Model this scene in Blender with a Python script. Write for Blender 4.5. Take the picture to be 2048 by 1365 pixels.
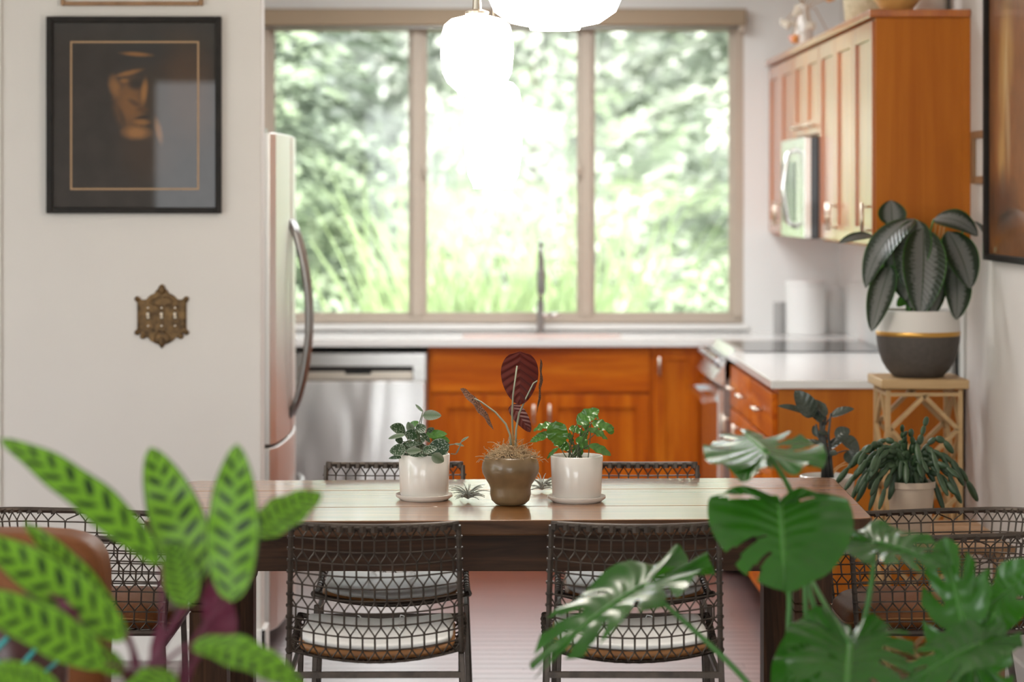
import bpy, bmesh, math, random
import numpy as np
from mathutils import Vector, Matrix, Euler
random.seed(7); np.random.seed(7)
for o in list(bpy.data.objects): bpy.data.objects.remove(o)
SC = bpy.context.scene; COL = SC.collection
PI = math.pi
# ------------------------------------------------------------------ camera
F, XC, YC, EYE = 4836.0, 980.0, 396.0, 1.55     # focal length and vanishing point in px of a 2048 x 1365 frame
cam_d = bpy.data.cameras.new('camera'); cam = bpy.data.objects.new('camera', cam_d); COL.objects.link(cam)
cam.location = (0, 0, EYE); cam.rotation_euler = (PI/2, 0, 0)
cam_d.sensor_width = 36; cam_d.lens = F*36/2048
cam_d.shift_x = (1024-XC)/2048; cam_d.shift_y = -(682.5-YC)/2048
cam_d.clip_start = .05; cam_d.clip_end = 400
cam_d.dof.use_dof = True; cam_d.dof.focus_distance = 6.2; cam_d.dof.aperture_fstop = 2.5
SC.camera = cam
# ------------------------------------------------------------------ sky, sun, exposure
W = bpy.data.worlds.new('sky'); SC.world = W; W.use_nodes = True
bg = W.node_tree.nodes['Background']; bg.inputs[0].default_value = (.93, .97, 1, 1); bg.inputs[1].default_value = 2.8
sd = bpy.data.lights.new('sun', 'SUN'); sd.energy = 8.0; sd.angle = .03; sd.color = (1, .96, .88)
sun = bpy.data.objects.new('sun', sd); COL.objects.link(sun); sun.rotation_euler = (math.radians(38), 0, math.radians(-14)); sun.location = (0, -6, 12)
SC.view_settings.view_transform = 'Standard'; SC.view_settings.look = 'None'
SC.view_settings.exposure = 1.08; SC.view_settings.gamma = 1.0; SC.view_settings.use_curve_mapping = False
def portal(loc, rot, sx, sy):                   # sampling guide in a real wall opening
    l = bpy.data.lights.new('daylight_portal', 'AREA'); l.shape = 'RECTANGLE'; l.size = sx; l.size_y = sy; l.cycles.is_portal = True
    o = bpy.data.objects.new('daylight_portal', l); COL.objects.link(o); o.location = loc; o.rotation_euler = rot
portal((.05, 11.6, 1.66), (-PI/2, 0, 0), 2.3, 1.42)
portal((-.9, -2.55, 1.25), (PI/2, 0, 0), 3.4, 2.4)
portal((-3.65, 3.3, 1.5), (0, -PI/2, 0), 1.9, 5.4)
# ------------------------------------------------------------------ helpers
def P(px, py, Y): return Vector(((px-XC)/F*Y, Y, EYE-(py-YC)/F*Y))      # point seen at a pixel, at depth Y
def V(*a): return Vector(a)
def link(o, parent=None):
    COL.objects.link(o)
    if parent: o.parent = parent
    return o
def tag(o, label=None, cat=None, group=None, kind=None):
    for k, v in (('label', label), ('category', cat), ('group', group), ('kind', kind)):
        if v: o[k] = v
    return o
def thing(name, label, cat, loc=(0, 0, 0), rz=0, group=None):
    o = bpy.data.objects.new(name, None); o.empty_display_size = .05; link(o)
    o.location = loc; o.rotation_euler = (0, 0, rz)
    return tag(o, label, cat, group)
def copy_tree(o, parent=None):
    c = o.copy(); link(c, parent)
    for ch in list(o.children): copy_tree(ch, c)
    return c
class MB:
    def __init__(s, org=(0, 0, 0)): s.v = []; s.f = []; s.uv = {}; s.mi = {}; s.o = Vector(org); s.cur = 0
    def add(s, vs, fs, uvs=None):
        n = len(s.v)
        for p in vs: s.v.append((p[0]-s.o.x, p[1]-s.o.y, p[2]-s.o.z))
        for k, f in enumerate(fs):
            if s.cur: s.mi[len(s.f)] = s.cur
            if uvs: s.uv[len(s.f)] = [uvs[i] for i in f]
            s.f.append(tuple(i+n for i in f))
        return s
    def box(s, a, b, M=None):
        x0, y0, z0 = a; x1, y1, z1 = b
        vs = [V(x, y, z) for z in (z0, z1) for x, y in ((x0, y0), (x1, y0), (x1, y1), (x0, y1))]
        if M: vs = [M @ p for p in vs]
        return s.add(vs, [(3, 2, 1, 0), (4, 5, 6, 7), (0, 1, 5, 4), (1, 2, 6, 5), (2, 3, 7, 6), (3, 0, 4, 7)])
    def bar(s, p, q, w, h=None, up=(0, 0, 1)):
        p = Vector(p); q = Vector(q); d = (q-p).normalized(); h = h or w
        u = Vector(up)
        if abs(d.dot(u)) > .95: u = V(0, 1, 0)
        a = d.cross(u).normalized()*w/2; b = a.cross(d).normalized()*h/2
        vs = [c+i*a+j*b for c in (p, q) for i, j in ((-1, -1), (1, -1), (1, 1), (-1, 1))]
        return s.add(vs, [(0, 1, 2, 3), (7, 6, 5, 4), (0, 4, 5, 1), (1, 5, 6, 2), (2, 6, 7, 3), (3, 7, 4, 0)])
    def tube(s, pts, r, n=6, closed=False):
        pts = [Vector(p) for p in pts]; m = len(pts); rs = r if hasattr(r, '__len__') else [r]*m
        vs = []; prev = None
        for i, p in enumerate(pts):
            if closed: d = pts[(i+1) % m]-pts[i-1]
            else: d = pts[min(i+1, m-1)]-pts[max(i-1, 0)]
            if d.length < 1e-9: d = V(0, 0, 1)
            d.normalize()
            if prev is None:
                u = V(0, 0, 1) if abs(d.z) < .9 else V(1, 0, 0)
                a = d.cross(u).normalized()
            else:
                a = (prev-d*prev.dot(d))
                a = a.normalized() if a.length > 1e-6 else d.orthogonal().normalized()
            prev = a; b = d.cross(a)
            for k in range(n):
                t = 2*PI*k/n; vs.append(p+(a*math.cos(t)+b*math.sin(t))*rs[i])
        fs = []
        for i in range(m if closed else m-1):
            j = (i+1) % m
            for k in range(n): fs.append((i*n+k, i*n+(k+1) % n, j*n+(k+1) % n, j*n+k))
        if not closed: fs += [tuple(range(n))[::-1], tuple((m-1)*n+k for k in range(n))]
        return s.add(vs, fs)
    def lathe(s, prof, c=(0, 0, 0), n=40, cap0=True, cap1=False, sx=1, sy=1):
        c = Vector(c); vs = []; fs = []
        for r, z in prof:
            for k in range(n): t = 2*PI*k/n; vs.append(c+V(r*math.cos(t)*sx, r*math.sin(t)*sy, z))
        for i in range(len(prof)-1):
            for k in range(n): fs.append((i*n+k, i*n+(k+1) % n, (i+1)*n+(k+1) % n, (i+1)*n+k))
        if cap0: fs.append(tuple(range(n))[::-1])
        if cap1: fs.append(tuple((len(prof)-1)*n+k for k in range(n)))
        return s.add(vs, fs)
    def prism(s, poly, y0, y1):                  # polygon in x,z pulled along y
        n = len(poly); vs = [V(x, y0, z) for x, z in poly]+[V(x, y1, z) for x, z in poly]
        return s.add(vs, [tuple(range(n)), tuple(range(2*n-1, n-1, -1))]+[(i+n, (i+1) % n+n, (i+1) % n, i) for i in range(n)])
    def ellipsoid(s, c, r, M=None, nu=8, nv=6):
        vs = []; fs = []; c = Vector(c)
        for i in range(nv+1):
            a = PI*i/nv
            for k in range(nu):
                t = 2*PI*k/nu; p = V(r[0]*math.sin(a)*math.cos(t), r[1]*math.sin(a)*math.sin(t), r[2]*math.cos(a))
                vs.append(c+(M @ p if M else p))
        for i in range(nv):
            for k in range(nu): fs.append((i*nu+k, (i+1)*nu+k, (i+1)*nu+(k+1) % nu, i*nu+(k+1) % nu))
        return s.add(vs, fs)
    def build(s, name, mat, parent=None, smooth=False, bevel=0, seg=2, subsurf=0, angle=None):
        me = bpy.data.meshes.new(name); me.from_pydata(s.v, [], s.f)
        for m in (mat if isinstance(mat, (list, tuple)) else [mat]): me.materials.append(m)
        if s.mi:
            for i, m in s.mi.items(): me.polygons[i].material_index = m
        if s.uv:
            l = me.uv_layers.new(name='UVMap')
            for i, c in s.uv.items():
                for li, q in zip(me.polygons[i].loop_indices, c): l.data[li].uv = q
        if smooth: me.polygons.foreach_set('use_smooth', [True]*len(me.polygons))
        me.update()
        o = bpy.data.objects.new(name, me); link(o, parent)
        if smooth and angle and hasattr(me, 'set_sharp_from_angle'): me.set_sharp_from_angle(angle=math.radians(angle))
        if bevel:
            b = o.modifiers.new('bevel', 'BEVEL'); b.width = bevel; b.segments = seg; b.limit_method = 'ANGLE'; b.angle_limit = math.radians(40)
        if subsurf:
            b = o.modifiers.new('sub', 'SUBSURF'); b.levels = subsurf; b.render_levels = subsurf
        return o
def rbox(a, b, r, seg=3):                         # rounded box
    m = MB().box(a, b); return m
# ------------------------------------------------------------------ materials
MATS = {}
class NT:
    def __init__(s, name):
        s.m = bpy.data.materials.new(name); s.m.use_nodes = True; s.t = s.m.node_tree; s.p = s.t.nodes['Principled BSDF']; s.out = s.t.nodes['Material Output']
    def n(s, typ, **kw):
        nd = s.t.nodes.new(typ)
        for k, v in kw.items(): setattr(nd, k, v)
        return nd
    def l(s, a, b): s.t.links.new(a, b)
    def math(s, op, a, b=0.0, c=None):
        nd = s.n('ShaderNodeMath', operation=op)
        for i, x in enumerate((a, b) if c is None else (a, b, c)):
            if isinstance(x, (int, float)): nd.inputs[i].default_value = x
            else: s.l(x, nd.inputs[i])
        return nd.outputs[0]
    def mix(s, f, a, b, mode='MIX'):
        nd = s.n('ShaderNodeMix', data_type='RGBA', blend_type=mode)
        for sock, x in ((nd.inputs[0], f), (nd.inputs[6], a), (nd.inputs[7], b)):
            if isinstance(x, (int, float)): sock.default_value = x
            elif isinstance(x, (tuple, list)): sock.default_value = (*x[:3], 1)
            else: s.l(x, sock)
        return nd.outputs[2]
    def ramp(s, f, stops):
        nd = s.n('ShaderNodeValToRGB'); e = nd.color_ramp.elements
        while len(e) < len(stops): e.new(.5)
        for i, (p, c) in enumerate(stops): e[i].position = p; e[i].color = (*c, 1) if hasattr(c, '__len__') else (c, c, c, 1)
        s.l(f, nd.inputs[0]); return nd.outputs[0]
    def noise(s, vec, scale=5, detail=3, dist=0, rough=.5):
        nd = s.n('ShaderNodeTexNoise'); nd.inputs['Scale'].default_value = scale; nd.inputs['Detail'].default_value = detail
        nd.inputs['Distortion'].default_value = dist; nd.inputs['Roughness'].default_value = rough
        if vec is not None: s.l(vec, nd.inputs['Vector'])
        return nd.outputs[0]
    def coord(s, kind='Object', scale=(1, 1, 1), loc=(0, 0, 0)):
        tc = s.n('ShaderNodeTexCoord'); mp = s.n('ShaderNodeMapping'); mp.inputs['Scale'].default_value = scale; mp.inputs['Location'].default_value = loc
        s.l(tc.outputs[kind], mp.inputs[0]); return mp.outputs[0]
    def bump(s, h, strength=.2, dist=.01):
        b = s.n('ShaderNodeBump'); b.inputs['Strength'].default_value = strength; b.inputs['Distance'].default_value = dist
        s.l(h, b.inputs['Height']); s.l(b.outputs[0], s.p.inputs['Normal'])
    def set(s, **kw):
        names = dict(col='Base Color', rough='Roughness', metal='Metallic', coat='Coat Weight', coatr='Coat Roughness', coatior='Coat IOR', ior='IOR', spec='Specular IOR Level', trans='Transmission Weight', em='Emission Color', ems='Emission Strength', sheen='Sheen Weight', alpha='Alpha')
        for k, v in kw.items():
            i = s.p.inputs[names[k]]
            if isinstance(v, (int, float)): i.default_value = v
            elif isinstance(v, (tuple, list)): i.default_value = (*v[:3], 1)
            else: s.l(v, i)
        return s
def mat(name, col, rough=.5, **kw):
    t = NT(name); t.set(col=col, rough=rough, **kw); MATS[name] = t.m; return t.m
def mottled(name, c1, c2, scale=8, rough=.5, bump=0, detail=4, bscale=60, **kw):
    t = NT(name); v = t.coord(); f = t.noise(v, scale, detail)
    t.set(col=t.ramp(f, [(.3, c1), (.7, c2)]), rough=rough, **kw)
    if bump: t.bump(t.noise(v, bscale, 3), bump, .004)
    MATS[name] = t.m; return t.m
def wood(name, cols, scale=(1, 12, 12), rough=.35, coat=0, coatr=.1, bump=.1, vary=0, nscale=3, **kw):
    t = NT(name); oi = t.n('ShaderNodeObjectInfo')
    tc = t.n('ShaderNodeTexCoord'); add = t.n('ShaderNodeVectorMath', operation='ADD'); mp = t.n('ShaderNodeMapping'); mp.inputs['Scale'].default_value = scale
    cmb = t.n('ShaderNodeCombineXYZ'); r = t.math('MULTIPLY', oi.outputs['Random'], 37.0)
    for i in range(3): t.l(r, cmb.inputs[i])
    t.l(tc.outputs['Object'], add.inputs[0]); t.l(cmb.outputs[0], add.inputs[1]); t.l(add.outputs[0], mp.inputs[0])
    f = t.noise(mp.outputs[0], nscale, 6, .7, .6)
    c = t.ramp(f, [(.28, cols[0]), (.5, cols[1]), (.75, cols[2])])
    if vary:
        k = t.math('MULTIPLY_ADD', oi.outputs['Random'], vary, 1-vary/2)
        hs = t.n('ShaderNodeHueSaturation'); t.l(k, hs.inputs['Value']); t.l(c, hs.inputs['Color']); c = hs.outputs[0]
    t.set(col=c, rough=rough, coat=coat, coatr=coatr, **kw)
    if bump: t.bump(f, bump, .003)
    MATS[name] = t.m; return t.m
def leafmat(name, colfn, rough=.35, back=None, trans=.3, spec=.5, bump=.15, tcol=None, veins=9):
    t = NT(name); uvn = t.n('ShaderNodeTexCoord'); sep = t.n('ShaderNodeSeparateXYZ'); t.l(uvn.outputs['UV'], sep.inputs[0])
    u = t.math('ABSOLUTE', t.math('MULTIPLY_ADD', sep.outputs[0], 2.0, -1.0)); v = sep.outputs[1]
    c = colfn(t, u, v, sep.outputs[0])
    if back:
        g = t.n('ShaderNodeNewGeometry'); c = t.mix(g.outputs['Backfacing'], c, back)
    t.set(col=c, rough=rough, spec=spec)
    w = t.math('SINE', t.math('MULTIPLY', t.math('SUBTRACT', v, t.math('MULTIPLY', u, .18)), veins*2*PI))
    t.bump(w, bump, .004)
    tr = t.n('ShaderNodeBsdfTranslucent'); ms = t.n('ShaderNodeMixShader'); ms.inputs[0].default_value = trans
    if isinstance(c, tuple): tcol = tcol or c
    if tcol: tr.inputs[0].default_value = (*tcol, 1)
    else: t.l(c, tr.inputs[0])
    t.l(t.p.outputs[0], ms.inputs[1]); t.l(tr.outputs[0], ms.inputs[2]); t.l(ms.outputs[0], t.out.inputs[0])
    MATS[name] = t.m; return t.m
M = MATS
mottled('wall_paint', (.69, .65, .615), (.71, .67, .635), 3, .75)
mottled('wall_white', (.82, .81, .79), (.84, .83, .81), 3, .6)
mat('ceiling_paint', (.85, .84, .82), .8)
mat('trim_white', (.84, .82, .79), .4)
mat('almond_vinyl', (.50, .42, .34), .45)
mat('shade_fabric', (.36, .27, .18), .6)
wood('cherry', [(.34, .052, .001), (.54, .115, .002), (.72, .205, .008)], (6, 6, .5), .36, 0, .15, .04, .12, 3, spec=.18)
wood('cherry_gloss', [(.34, .070, .003), (.45, .115, .006), (.58, .18, .012)], (6, 6, .5), .3, 1.0, .22, .04, .08, 3, coatior=1.6)
wood('cherry_h', [(.34, .052, .001), (.54, .115, .002), (.72, .205, .008)], (.6, 6, 6), .36, 0, .15, .04, .12, 3, spec=.18)
wood('cherry_end', [(.40, .105, .008), (.49, .145, .012), (.58, .19, .018)], (5, 5, .35), .42, .0, .2, .03, 0, 2.2, spec=.25)
wood('table_wood', [(.13, .045, .010), (.27, .10, .018), (.40, .165, .035)], (.7, 14, 14), .3, 1.0, .10, .10, .25, 3, coatior=2.3)
wood('table_dark', [(.018, .009, .005), (.05, .023, .012), (.10, .045, .021)], (1, 12, 12), .5, 0, .2, .15, .1, 3, spec=.2)
wood('table_leg_wood', [(.018, .009, .005), (.055, .025, .012), (.12, .053, .023)], (12, 12, .8), .5, 0, .2, .15, .1, 3, spec=.2)
wood('table_edge', [(.03, .013, .006), (.085, .038, .018), (.15, .068, .03)], (1, 12, 12), .5, 0, .2, .15, .1, 3, spec=.25)
wood('floor_wood', [(.055, .022, .020), (.095, .040, .036), (.14, .062, .055)], (.8, 14, 14), .4, 1.0, .34, .06, .45, 3, coatior=2.0)
wood('bamboo_wood', [(.40, .25, .11), (.47, .30, .14), (.54, .36, .18)], (1, 1, 8), .5, 0, .2, .05, .1, 3)
wood('stool_wood', [(.20, .10, .04), (.28, .15, .07), (.36, .2, .1)], (8, 8, 1), .5, 0, .2, .05, .1, 3)
mat('counter_white', (.86, .85, .83), .12, spec=.6)
mat('steel', (.74, .72, .69), .24, metal=1)
def m_brushed():
    t = NT('steel_wavy'); t.set(col=(.94, .915, .89), rough=.2, metal=1); t.bump(t.noise(t.coord('Object', (5, 5, 1.6)), 1.0, 1, .4), .5, .02); M['steel_wavy'] = t.m
m_brushed()
mat('steel_dark', (.34, .33, .32), .3, metal=1)
mat('steel_satin', (.78, .765, .74), .42, metal=1)
mat('lit_diffuser', (1, 1, 1), .4, em=(1, .97, .94), ems=2.5)
mat('chrome', (.8, .8, .8), .1, metal=1)
mat('nickel', (.70, .62, .52), .3, metal=1)
mat('black_gloss', (.012, .011, .012), .12)
mat('black_matte', (.015, .013, .012), .5)
mottled('iron', (.055, .043, .035), (.105, .080, .064), 30, .42, 0, metal=.5, spec=.4)
mottled('black_frame', (.012, .010, .009), (.022, .017, .014), 20, .4, spec=.15)
mottled('brass_old', (.055, .030, .012), (.20, .115, .045), 45, .45, .6, 4, 90, metal=.6)
mat('ivory', (.80, .70, .56), .4)
mottled('leather', (.15, .045, .011), (.25, .088, .024), 5, .45, .25, 5, 220, spec=.3)
mottled('leather_tan', (.30, .12, .035), (.42, .19, .06), 6, .4, .2, 5, 200)
mottled('canvas', (.80, .79, .78), (.86, .85, .84), 12, .5, .25, 4, 300, spec=.8, coat=.6, coatr=.4)
mottled('ceramic_white', (.74, .69, .63), (.80, .75, .69), 4, .22, 0, coat=.6, coatr=.06)
mottled('bronze_glaze', (.115, .068, .028), (.24, .155, .075), 9, .33, .1, 5, 60, coat=.3)
mat('pot_white', (.70, .66, .62), .55)
mottled('pot_grey', (.068, .056, .048), (.085, .070, .060), 60, .7, .2, 3, 300)
mat('gold_band', (.60, .33, .08), .35, metal=.8)
mottled('terracotta_cream', (.55, .43, .33), (.64, .52, .41), 7, .6)
mottled('soil', (.02, .013, .009), (.05, .033, .02), 40, .95, .5)
mottled('moss', (.34, .22, .11), (.58, .42, .25), 40, .9)
mat('opal_glass', (1, 1, 1), .3, em=(1, .92, .80), ems=9.0)
mat('canister_white', (.80, .79, .77), .35)
mat('grey_plastic', (.35, .34, .33), .5)
mat('teal_paint', (.05, .42, .42), .4)
mottled('maroon_glaze', (.06, .018, .018), (.10, .035, .03), 8, .3)
mat('bark', (.20, .15, .11), .9)
mottled('lawn', (.075, .115, .05), (.13, .17, .085), 3, .95)
def m_glass():
    t = NT('window_glass'); tr = t.n('ShaderNodeBsdfTransparent'); gl = t.n('ShaderNodeBsdfGlossy'); gl.inputs['Roughness'].default_value = .02
    fr = t.n('ShaderNodeFresnel'); fr.inputs[0].default_value = 1.4; ms = t.n('ShaderNodeMixShader')
    t.l(fr.outputs[0], ms.inputs[0]); t.l(tr.outputs[0], ms.inputs[1]); t.l(gl.outputs[0], ms.inputs[2]); t.l(ms.outputs[0], t.out.inputs[0]); M['glass'] = t.m
m_glass()
# ------------------------------------------------------------------ the room
YW, YP, XR, XL, YB, ZC = 11.45, 8.10, 1.658, -3.6, -2.5, 2.70    # window wall, partition face, right wall, left wall, rear wall, ceiling
XF = -.767                                                        # free end of the partition
def struct(name, mb, m, **kw):
    return tag(mb.build(name, m, **kw), kind='structure')
fl = struct('floor', MB().box((XL-.2, YB-.2, -.2), (XR+.2, YW+.2, -.003)), M['floor_wood'])
pl_mesh = {}
row = 0; y = 5.30
while y < 10.9:
    w = .083; x = -1.62 - (row*.37 % .9)
    while x < XR:
        L = (1.15, 1.45, .95)[(row+int(x*3)) % 3]
        a, b = max(x, -1.62), min(x+L, XR)
        if b-a > .02:
            key = (round(b-a, 2))
            if key not in pl_mesh:
                m_ = MB().box((-(b-a)/2+.001, -w/2+.0018, -.0028), ((b-a)/2-.001, w/2-.0018, .0))
                o = m_.build('plank', M['floor_wood'], fl); pl_mesh[key] = o.data
            else: o = link(bpy.data.objects.new('plank', pl_mesh[key]), fl)
            o.location = ((a+b)/2, y+w/2, 0)
        x += L
    y += w; row += 1
struct('ceiling', MB().box((XL-.2, YB-.6, ZC), (XR+.2, YW+.6, ZC+.2)), M['ceiling_paint'])
struct('wall_partition', MB().box((XL, YP, 0), (XF, YP+.13, ZC)), M['wall_paint'], bevel=.004)
struct('wall_kitchen_left', MB().box((-1.72, YP+.13, 0), (-1.6, YW, ZC)), M['wall_white'])
struct('wall_right', MB().box((XR, YB, 0), (XR+.15, YW, ZC)), M['wall_paint'])
WX0, WX1, WZ0, WZ1 = -1.10, 1.20, .952, 2.40
mb = MB()
mb.box((XL, YW, 0), (WX0, YW+.15, ZC)); mb.box((WX1, YW, 0), (XR+.15, YW+.15, ZC)); mb.box((WX0, YW, 0), (WX1, YW+.15, WZ0)); mb.box((WX0, YW, WZ1), (WX1, YW+.15, ZC))
struct('wall_back', mb, M['wall_white'])
mb = MB()                                                         # left wall of the living area with its wide window opening
mb.box((XL-.15, YB, 0), (XL, .6, ZC)); mb.box((XL-.15, 6.0, 0), (XL, YW, ZC)); mb.box((XL-.15, .6, 0), (XL, 6.0, .55)); mb.box((XL-.15, .6, 2.45), (XL, 6.0, ZC))
struct('wall_left', mb, M['wall_paint'])
mb = MB()                                                         # rear wall with the patio opening
mb.box((XL, YB-.15, 0), (-2.6, YB, ZC)); mb.box((.8, YB-.15, 0), (XR+.15, YB, ZC)); mb.box((-2.6, YB-.15, 2.45), (.8, YB, ZC))
struct('wall_rear', mb, M['wall_paint'])
def baseboard(name, a, b):
    struct(name, MB().box(a, b), M['trim_white'], bevel=.004)
mb = MB(); mb.box((XL, YP-.016, 0), (XF+.016, YP, .105)); mb.box((XF, YP-.016, 0), (XF+.016, YP+.13, .105))
struct('baseboard_partition', mb, M['trim_white'], bevel=.003)
baseboard('baseboard_right', (XR-.016, YB, 0), (XR, 8.30, .105))
tr = P(3, 700, YP).x
struct('trim_1', MB().box((tr-.09, YP-.018, 0), (tr, YP, ZC)), M['trim_white'], bevel=.003)
struct('backsplash_right', MB().box((XR-.010, 8.42, .915), (XR, YW, 1.40)), M['wall_white'])
struct('backsplash_back', MB().box((WX1, YW-.010, .915), (XR-.010, YW, 1.40)), M['wall_white'])
# ---- the window
win = tag(MB().box((WX0, YW+.01, WZ0), (WX1, YW+.10, WZ0+.035)).build('window_1', M['almond_vinyl'], bevel=.004), kind='structure')
s_w = F/YW
def wpx(px): return (px-XC)/s_w
for nm, a, b, y0, y1 in (('jamb', WX0, wpx(540), 0, .11), ('jamb', wpx(1467), WX1, 0, .11)):
    MB().box((a, YW+y0-.004, WZ0+.035), (b, YW+y1, WZ1)).build('jamb', M['almond_vinyl'], win, bevel=.004)
for a, b in ((824, 846), (1162, 1183)):
    mb = MB().box((wpx(a), YW+.005, WZ0+.035), (wpx(b), YW+.09, WZ1-.04)); mb.build('mullion', M['almond_vinyl'], win, bevel=.004)
MB().box((wpx(540), YW+.005, WZ1-.04), (wpx(1467), YW+.09, WZ1)).build('head_rail', M['almond_vinyl'], win, bevel=.004)
panes = ((540, 824), (846, 1162), (1183, 1467))
for a, b in panes:
    A, B = wpx(a), wpx(b); z0, z1 = WZ0+.035, WZ1-.04; t_ = .018
    mb = MB()
    for q in (((A, z0), (A+t_, z1)), ((B-t_, z0), (B, z1)), ((A+t_, z0), (B-t_, z0+t_)), ((A+t_, z1-t_), (B-t_, z1))):
        mb.box((q[0][0], YW+.035, q[0][1]), (q[1][0], YW+.065, q[1][1]))
    sash = mb.build('sash', M['almond_vinyl'], win)
    MB().box((A+t_, YW+.048, z0+t_), (B-t_, YW+.052, z1-t_)).build('pane', M['glass'], sash)
for px, sgn in ((847, 1), (1161, -1)):
    c = P(px, 341, YW); mb = MB(); mb.ellipsoid((c.x+sgn*.008, YW-.005, c.z), (.014, .016, .024)); mb.box((c.x-.012, YW-.004, c.z-.03), (c.x+.012, YW+.02, c.z+.03))
    mb.build('latch', M['almond_vinyl'], win, smooth=False)
MB().box((WX0-.02, YW-.03, WZ0-.024), (WX1+.02, YW+.02, WZ0)).build('window_sill', M['trim_white'], win, bevel=.004)
va, vb = wpx(505), wpx(1489); zt, zb = P(0, 18, YW-.06).z, P(0, 52, YW-.06).z
t = thing('roller_shade', 'tan roller shade cassette across the top of the kitchen window', 'roller shade', ((va+vb)/2, YW-.05, zb))
o = t.location
def loc(t, *a):                                                   # world -> local of an unrotated thing
    return tuple(a[i]-t.location[i] for i in range(3))
MB(o).box((va, YW-.10, zb), (vb, YW-.001, zt)).build('cassette', M['shade_fabric'], t, bevel=.008)
MB(o).box((va+.01, YW-.075, zb-.012), (vb-.01, YW-.03, zb-.002)).build('bottom_bar', M['steel_dark'], t, bevel=.003)
MB(o).box((vb-.035, YW-.09, zb-.03), (vb-.005, YW-.005, zb-.001)).build('bracket', M['almond_vinyl'], t, bevel=.003)
# ------------------------------------------------------------------ kitchen
def shaker(name, w, h, m, parent, loc_, rz, fr=.055, th=.02, rec=.009, plain=False):
    """door or drawer front: frame standing proud of a recessed panel; local x width, z up, front at y=0"""
    mb = MB()
    if plain: mb.box((0, 0, 0), (w, th, h))
    else:
        mb.box((0, 0, 0), (fr, th, h)); mb.box((w-fr, 0, 0), (w, th, h)); mb.box((fr, 0, 0), (w-fr, th, fr)); mb.box((fr, 0, h-fr), (w-fr, th, h))
        mb.box((fr, rec, fr), (w-fr, th-.002, h-fr))
    o = mb.build(name, m, parent, bevel=.002, seg=2); o.location = loc_; o.rotation_euler = (0, 0, rz); return o
def handle(parent, c, L, vertical=True, m='nickel', off=.028, r=.006):
    mb = MB(); d = V(0, 0, L/2) if vertical else V(L/2, 0, 0); c = Vector(c)+V(0, -off, 0)
    mb.tube([c-d, c+d], r, 8)
    for k in (-.75, .75): mb.tube([c+d*k, c+d*k+V(0, off, 0)], r*.8, 6)
    return mb.build('handle', M[m], parent, smooth=True)
YF = 10.83                                                        # cabinet faces of the window run
sF = F/YF
def fx(px): return (px-XC)/F*YF
def fz(py): return EYE-(py-YC)/F*YF
ZK, ZU = .10, .885
def base_body(t, x0, x1):
    o = t.location
    MB(o).box((x0, YF+.02, ZK), (x1, YW-.03, ZU)).build('body', M['cherry'], t)
    MB(o).box((x0, YF+.08, 0), (x1, YF+.10, ZK)).build('toe_kick', M['cherry'], t)
# sink cabinet
x0, x1 = fx(856), fx(1304)
t = thing('sink_cabinet', 'cherry sink cabinet with false drawer front and two doors under the faucet', 'cabinet', ((x0+x1)/2, YF+.3, 0))
base_body(t, x0, x1)
MB(t.location).box((x0, YF+.012, fz(701)), (x1, YF+.02, ZU)).build('top_rail', M['cherry_h'], t)
d = shaker('drawer_front', fx(1299)-fx(863), fz(699)-fz(785), M['cherry_h'], t, loc(t, fx(863), YF, fz(785)), 0, plain=True)
hgt = fz(790)-ZK-.01
for a, b, hx in ((868, 1084, 1067), (1088, 1298, 1099)):
    d = shaker('door', fx(b)-fx(a), hgt, M['cherry'], t, loc(t, fx(a), YF, ZK+.01), 0, .06)
    handle(d, (fx(hx)-fx(a), 0, fz(828)-ZK-.01), .085)
x0, x1 = fx(1304), fx(1412)
t = thing('corner_cabinet', 'narrow cherry cabinet with one door between sink cabinet and range', 'cabinet', ((x0+x1)/2, YF+.3, 0))
base_body(t, x0, x1)
d = shaker('door', fx(1398)-fx(1309), fz(699)-ZK-.01, M['cherry'], t, loc(t, fx(1309), YF, ZK+.01), 0, .05)
handle(d, (fx(1318)-fx(1309), 0, fz(732)-ZK-.01), .08)
# dishwasher
x0, x1 = fx(574), fx(853)
t = thing('dishwasher', 'stainless steel dishwasher with pocket handle beside the fridge', 'dishwasher', ((x0+x1)/2, YF+.3, 0)); o = t.location
MB(o).box((x0, YF+.03, .02), (x1, YW-.05, fz(707))).build('tub', M['steel_dark'], t)
MB(o).box((x0+.004, YF+.05, .0), (x1-.004, YF+.07, .1)).build('toe_kick', M['black_matte'], t)
mb = MB(o); mb.box((x0+.003, YF-.012, .11), (x1-.003, YF+.02, fz(762))); mb.build('door_panel', M['steel_wavy'], t, bevel=.006)
mb = MB(o); mb.box((x0+.003, YF-.012, fz(733)), (x1-.003, YF+.02, fz(708))); mb.box((fx(826), YF-.012, fz(762)), (x1-.003, YF+.02, fz(733))); mb.box((x0+.003, YF-.012, fz(762)), (fx(601), YF+.02, fz(733)))
mb.build('control_fascia', M['steel'], t, bevel=.002)
MB(o).box((fx(601), YF+.012, fz(762)), (fx(826), YF+.028, fz(733))).build('pocket', M['black_matte'], t)
h_ = MB(o).box((fx(602), YF-.006, fz(760)), (fx(825), YF+.012, fz(744))).build('pocket_handle', M['nickel'], t, bevel=.003)
MB(o).box((fx(690), YF-.0085, fz(749)), (fx(743), YF-.005, fz(742))).build('display', M['black_gloss'], h_)
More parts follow.
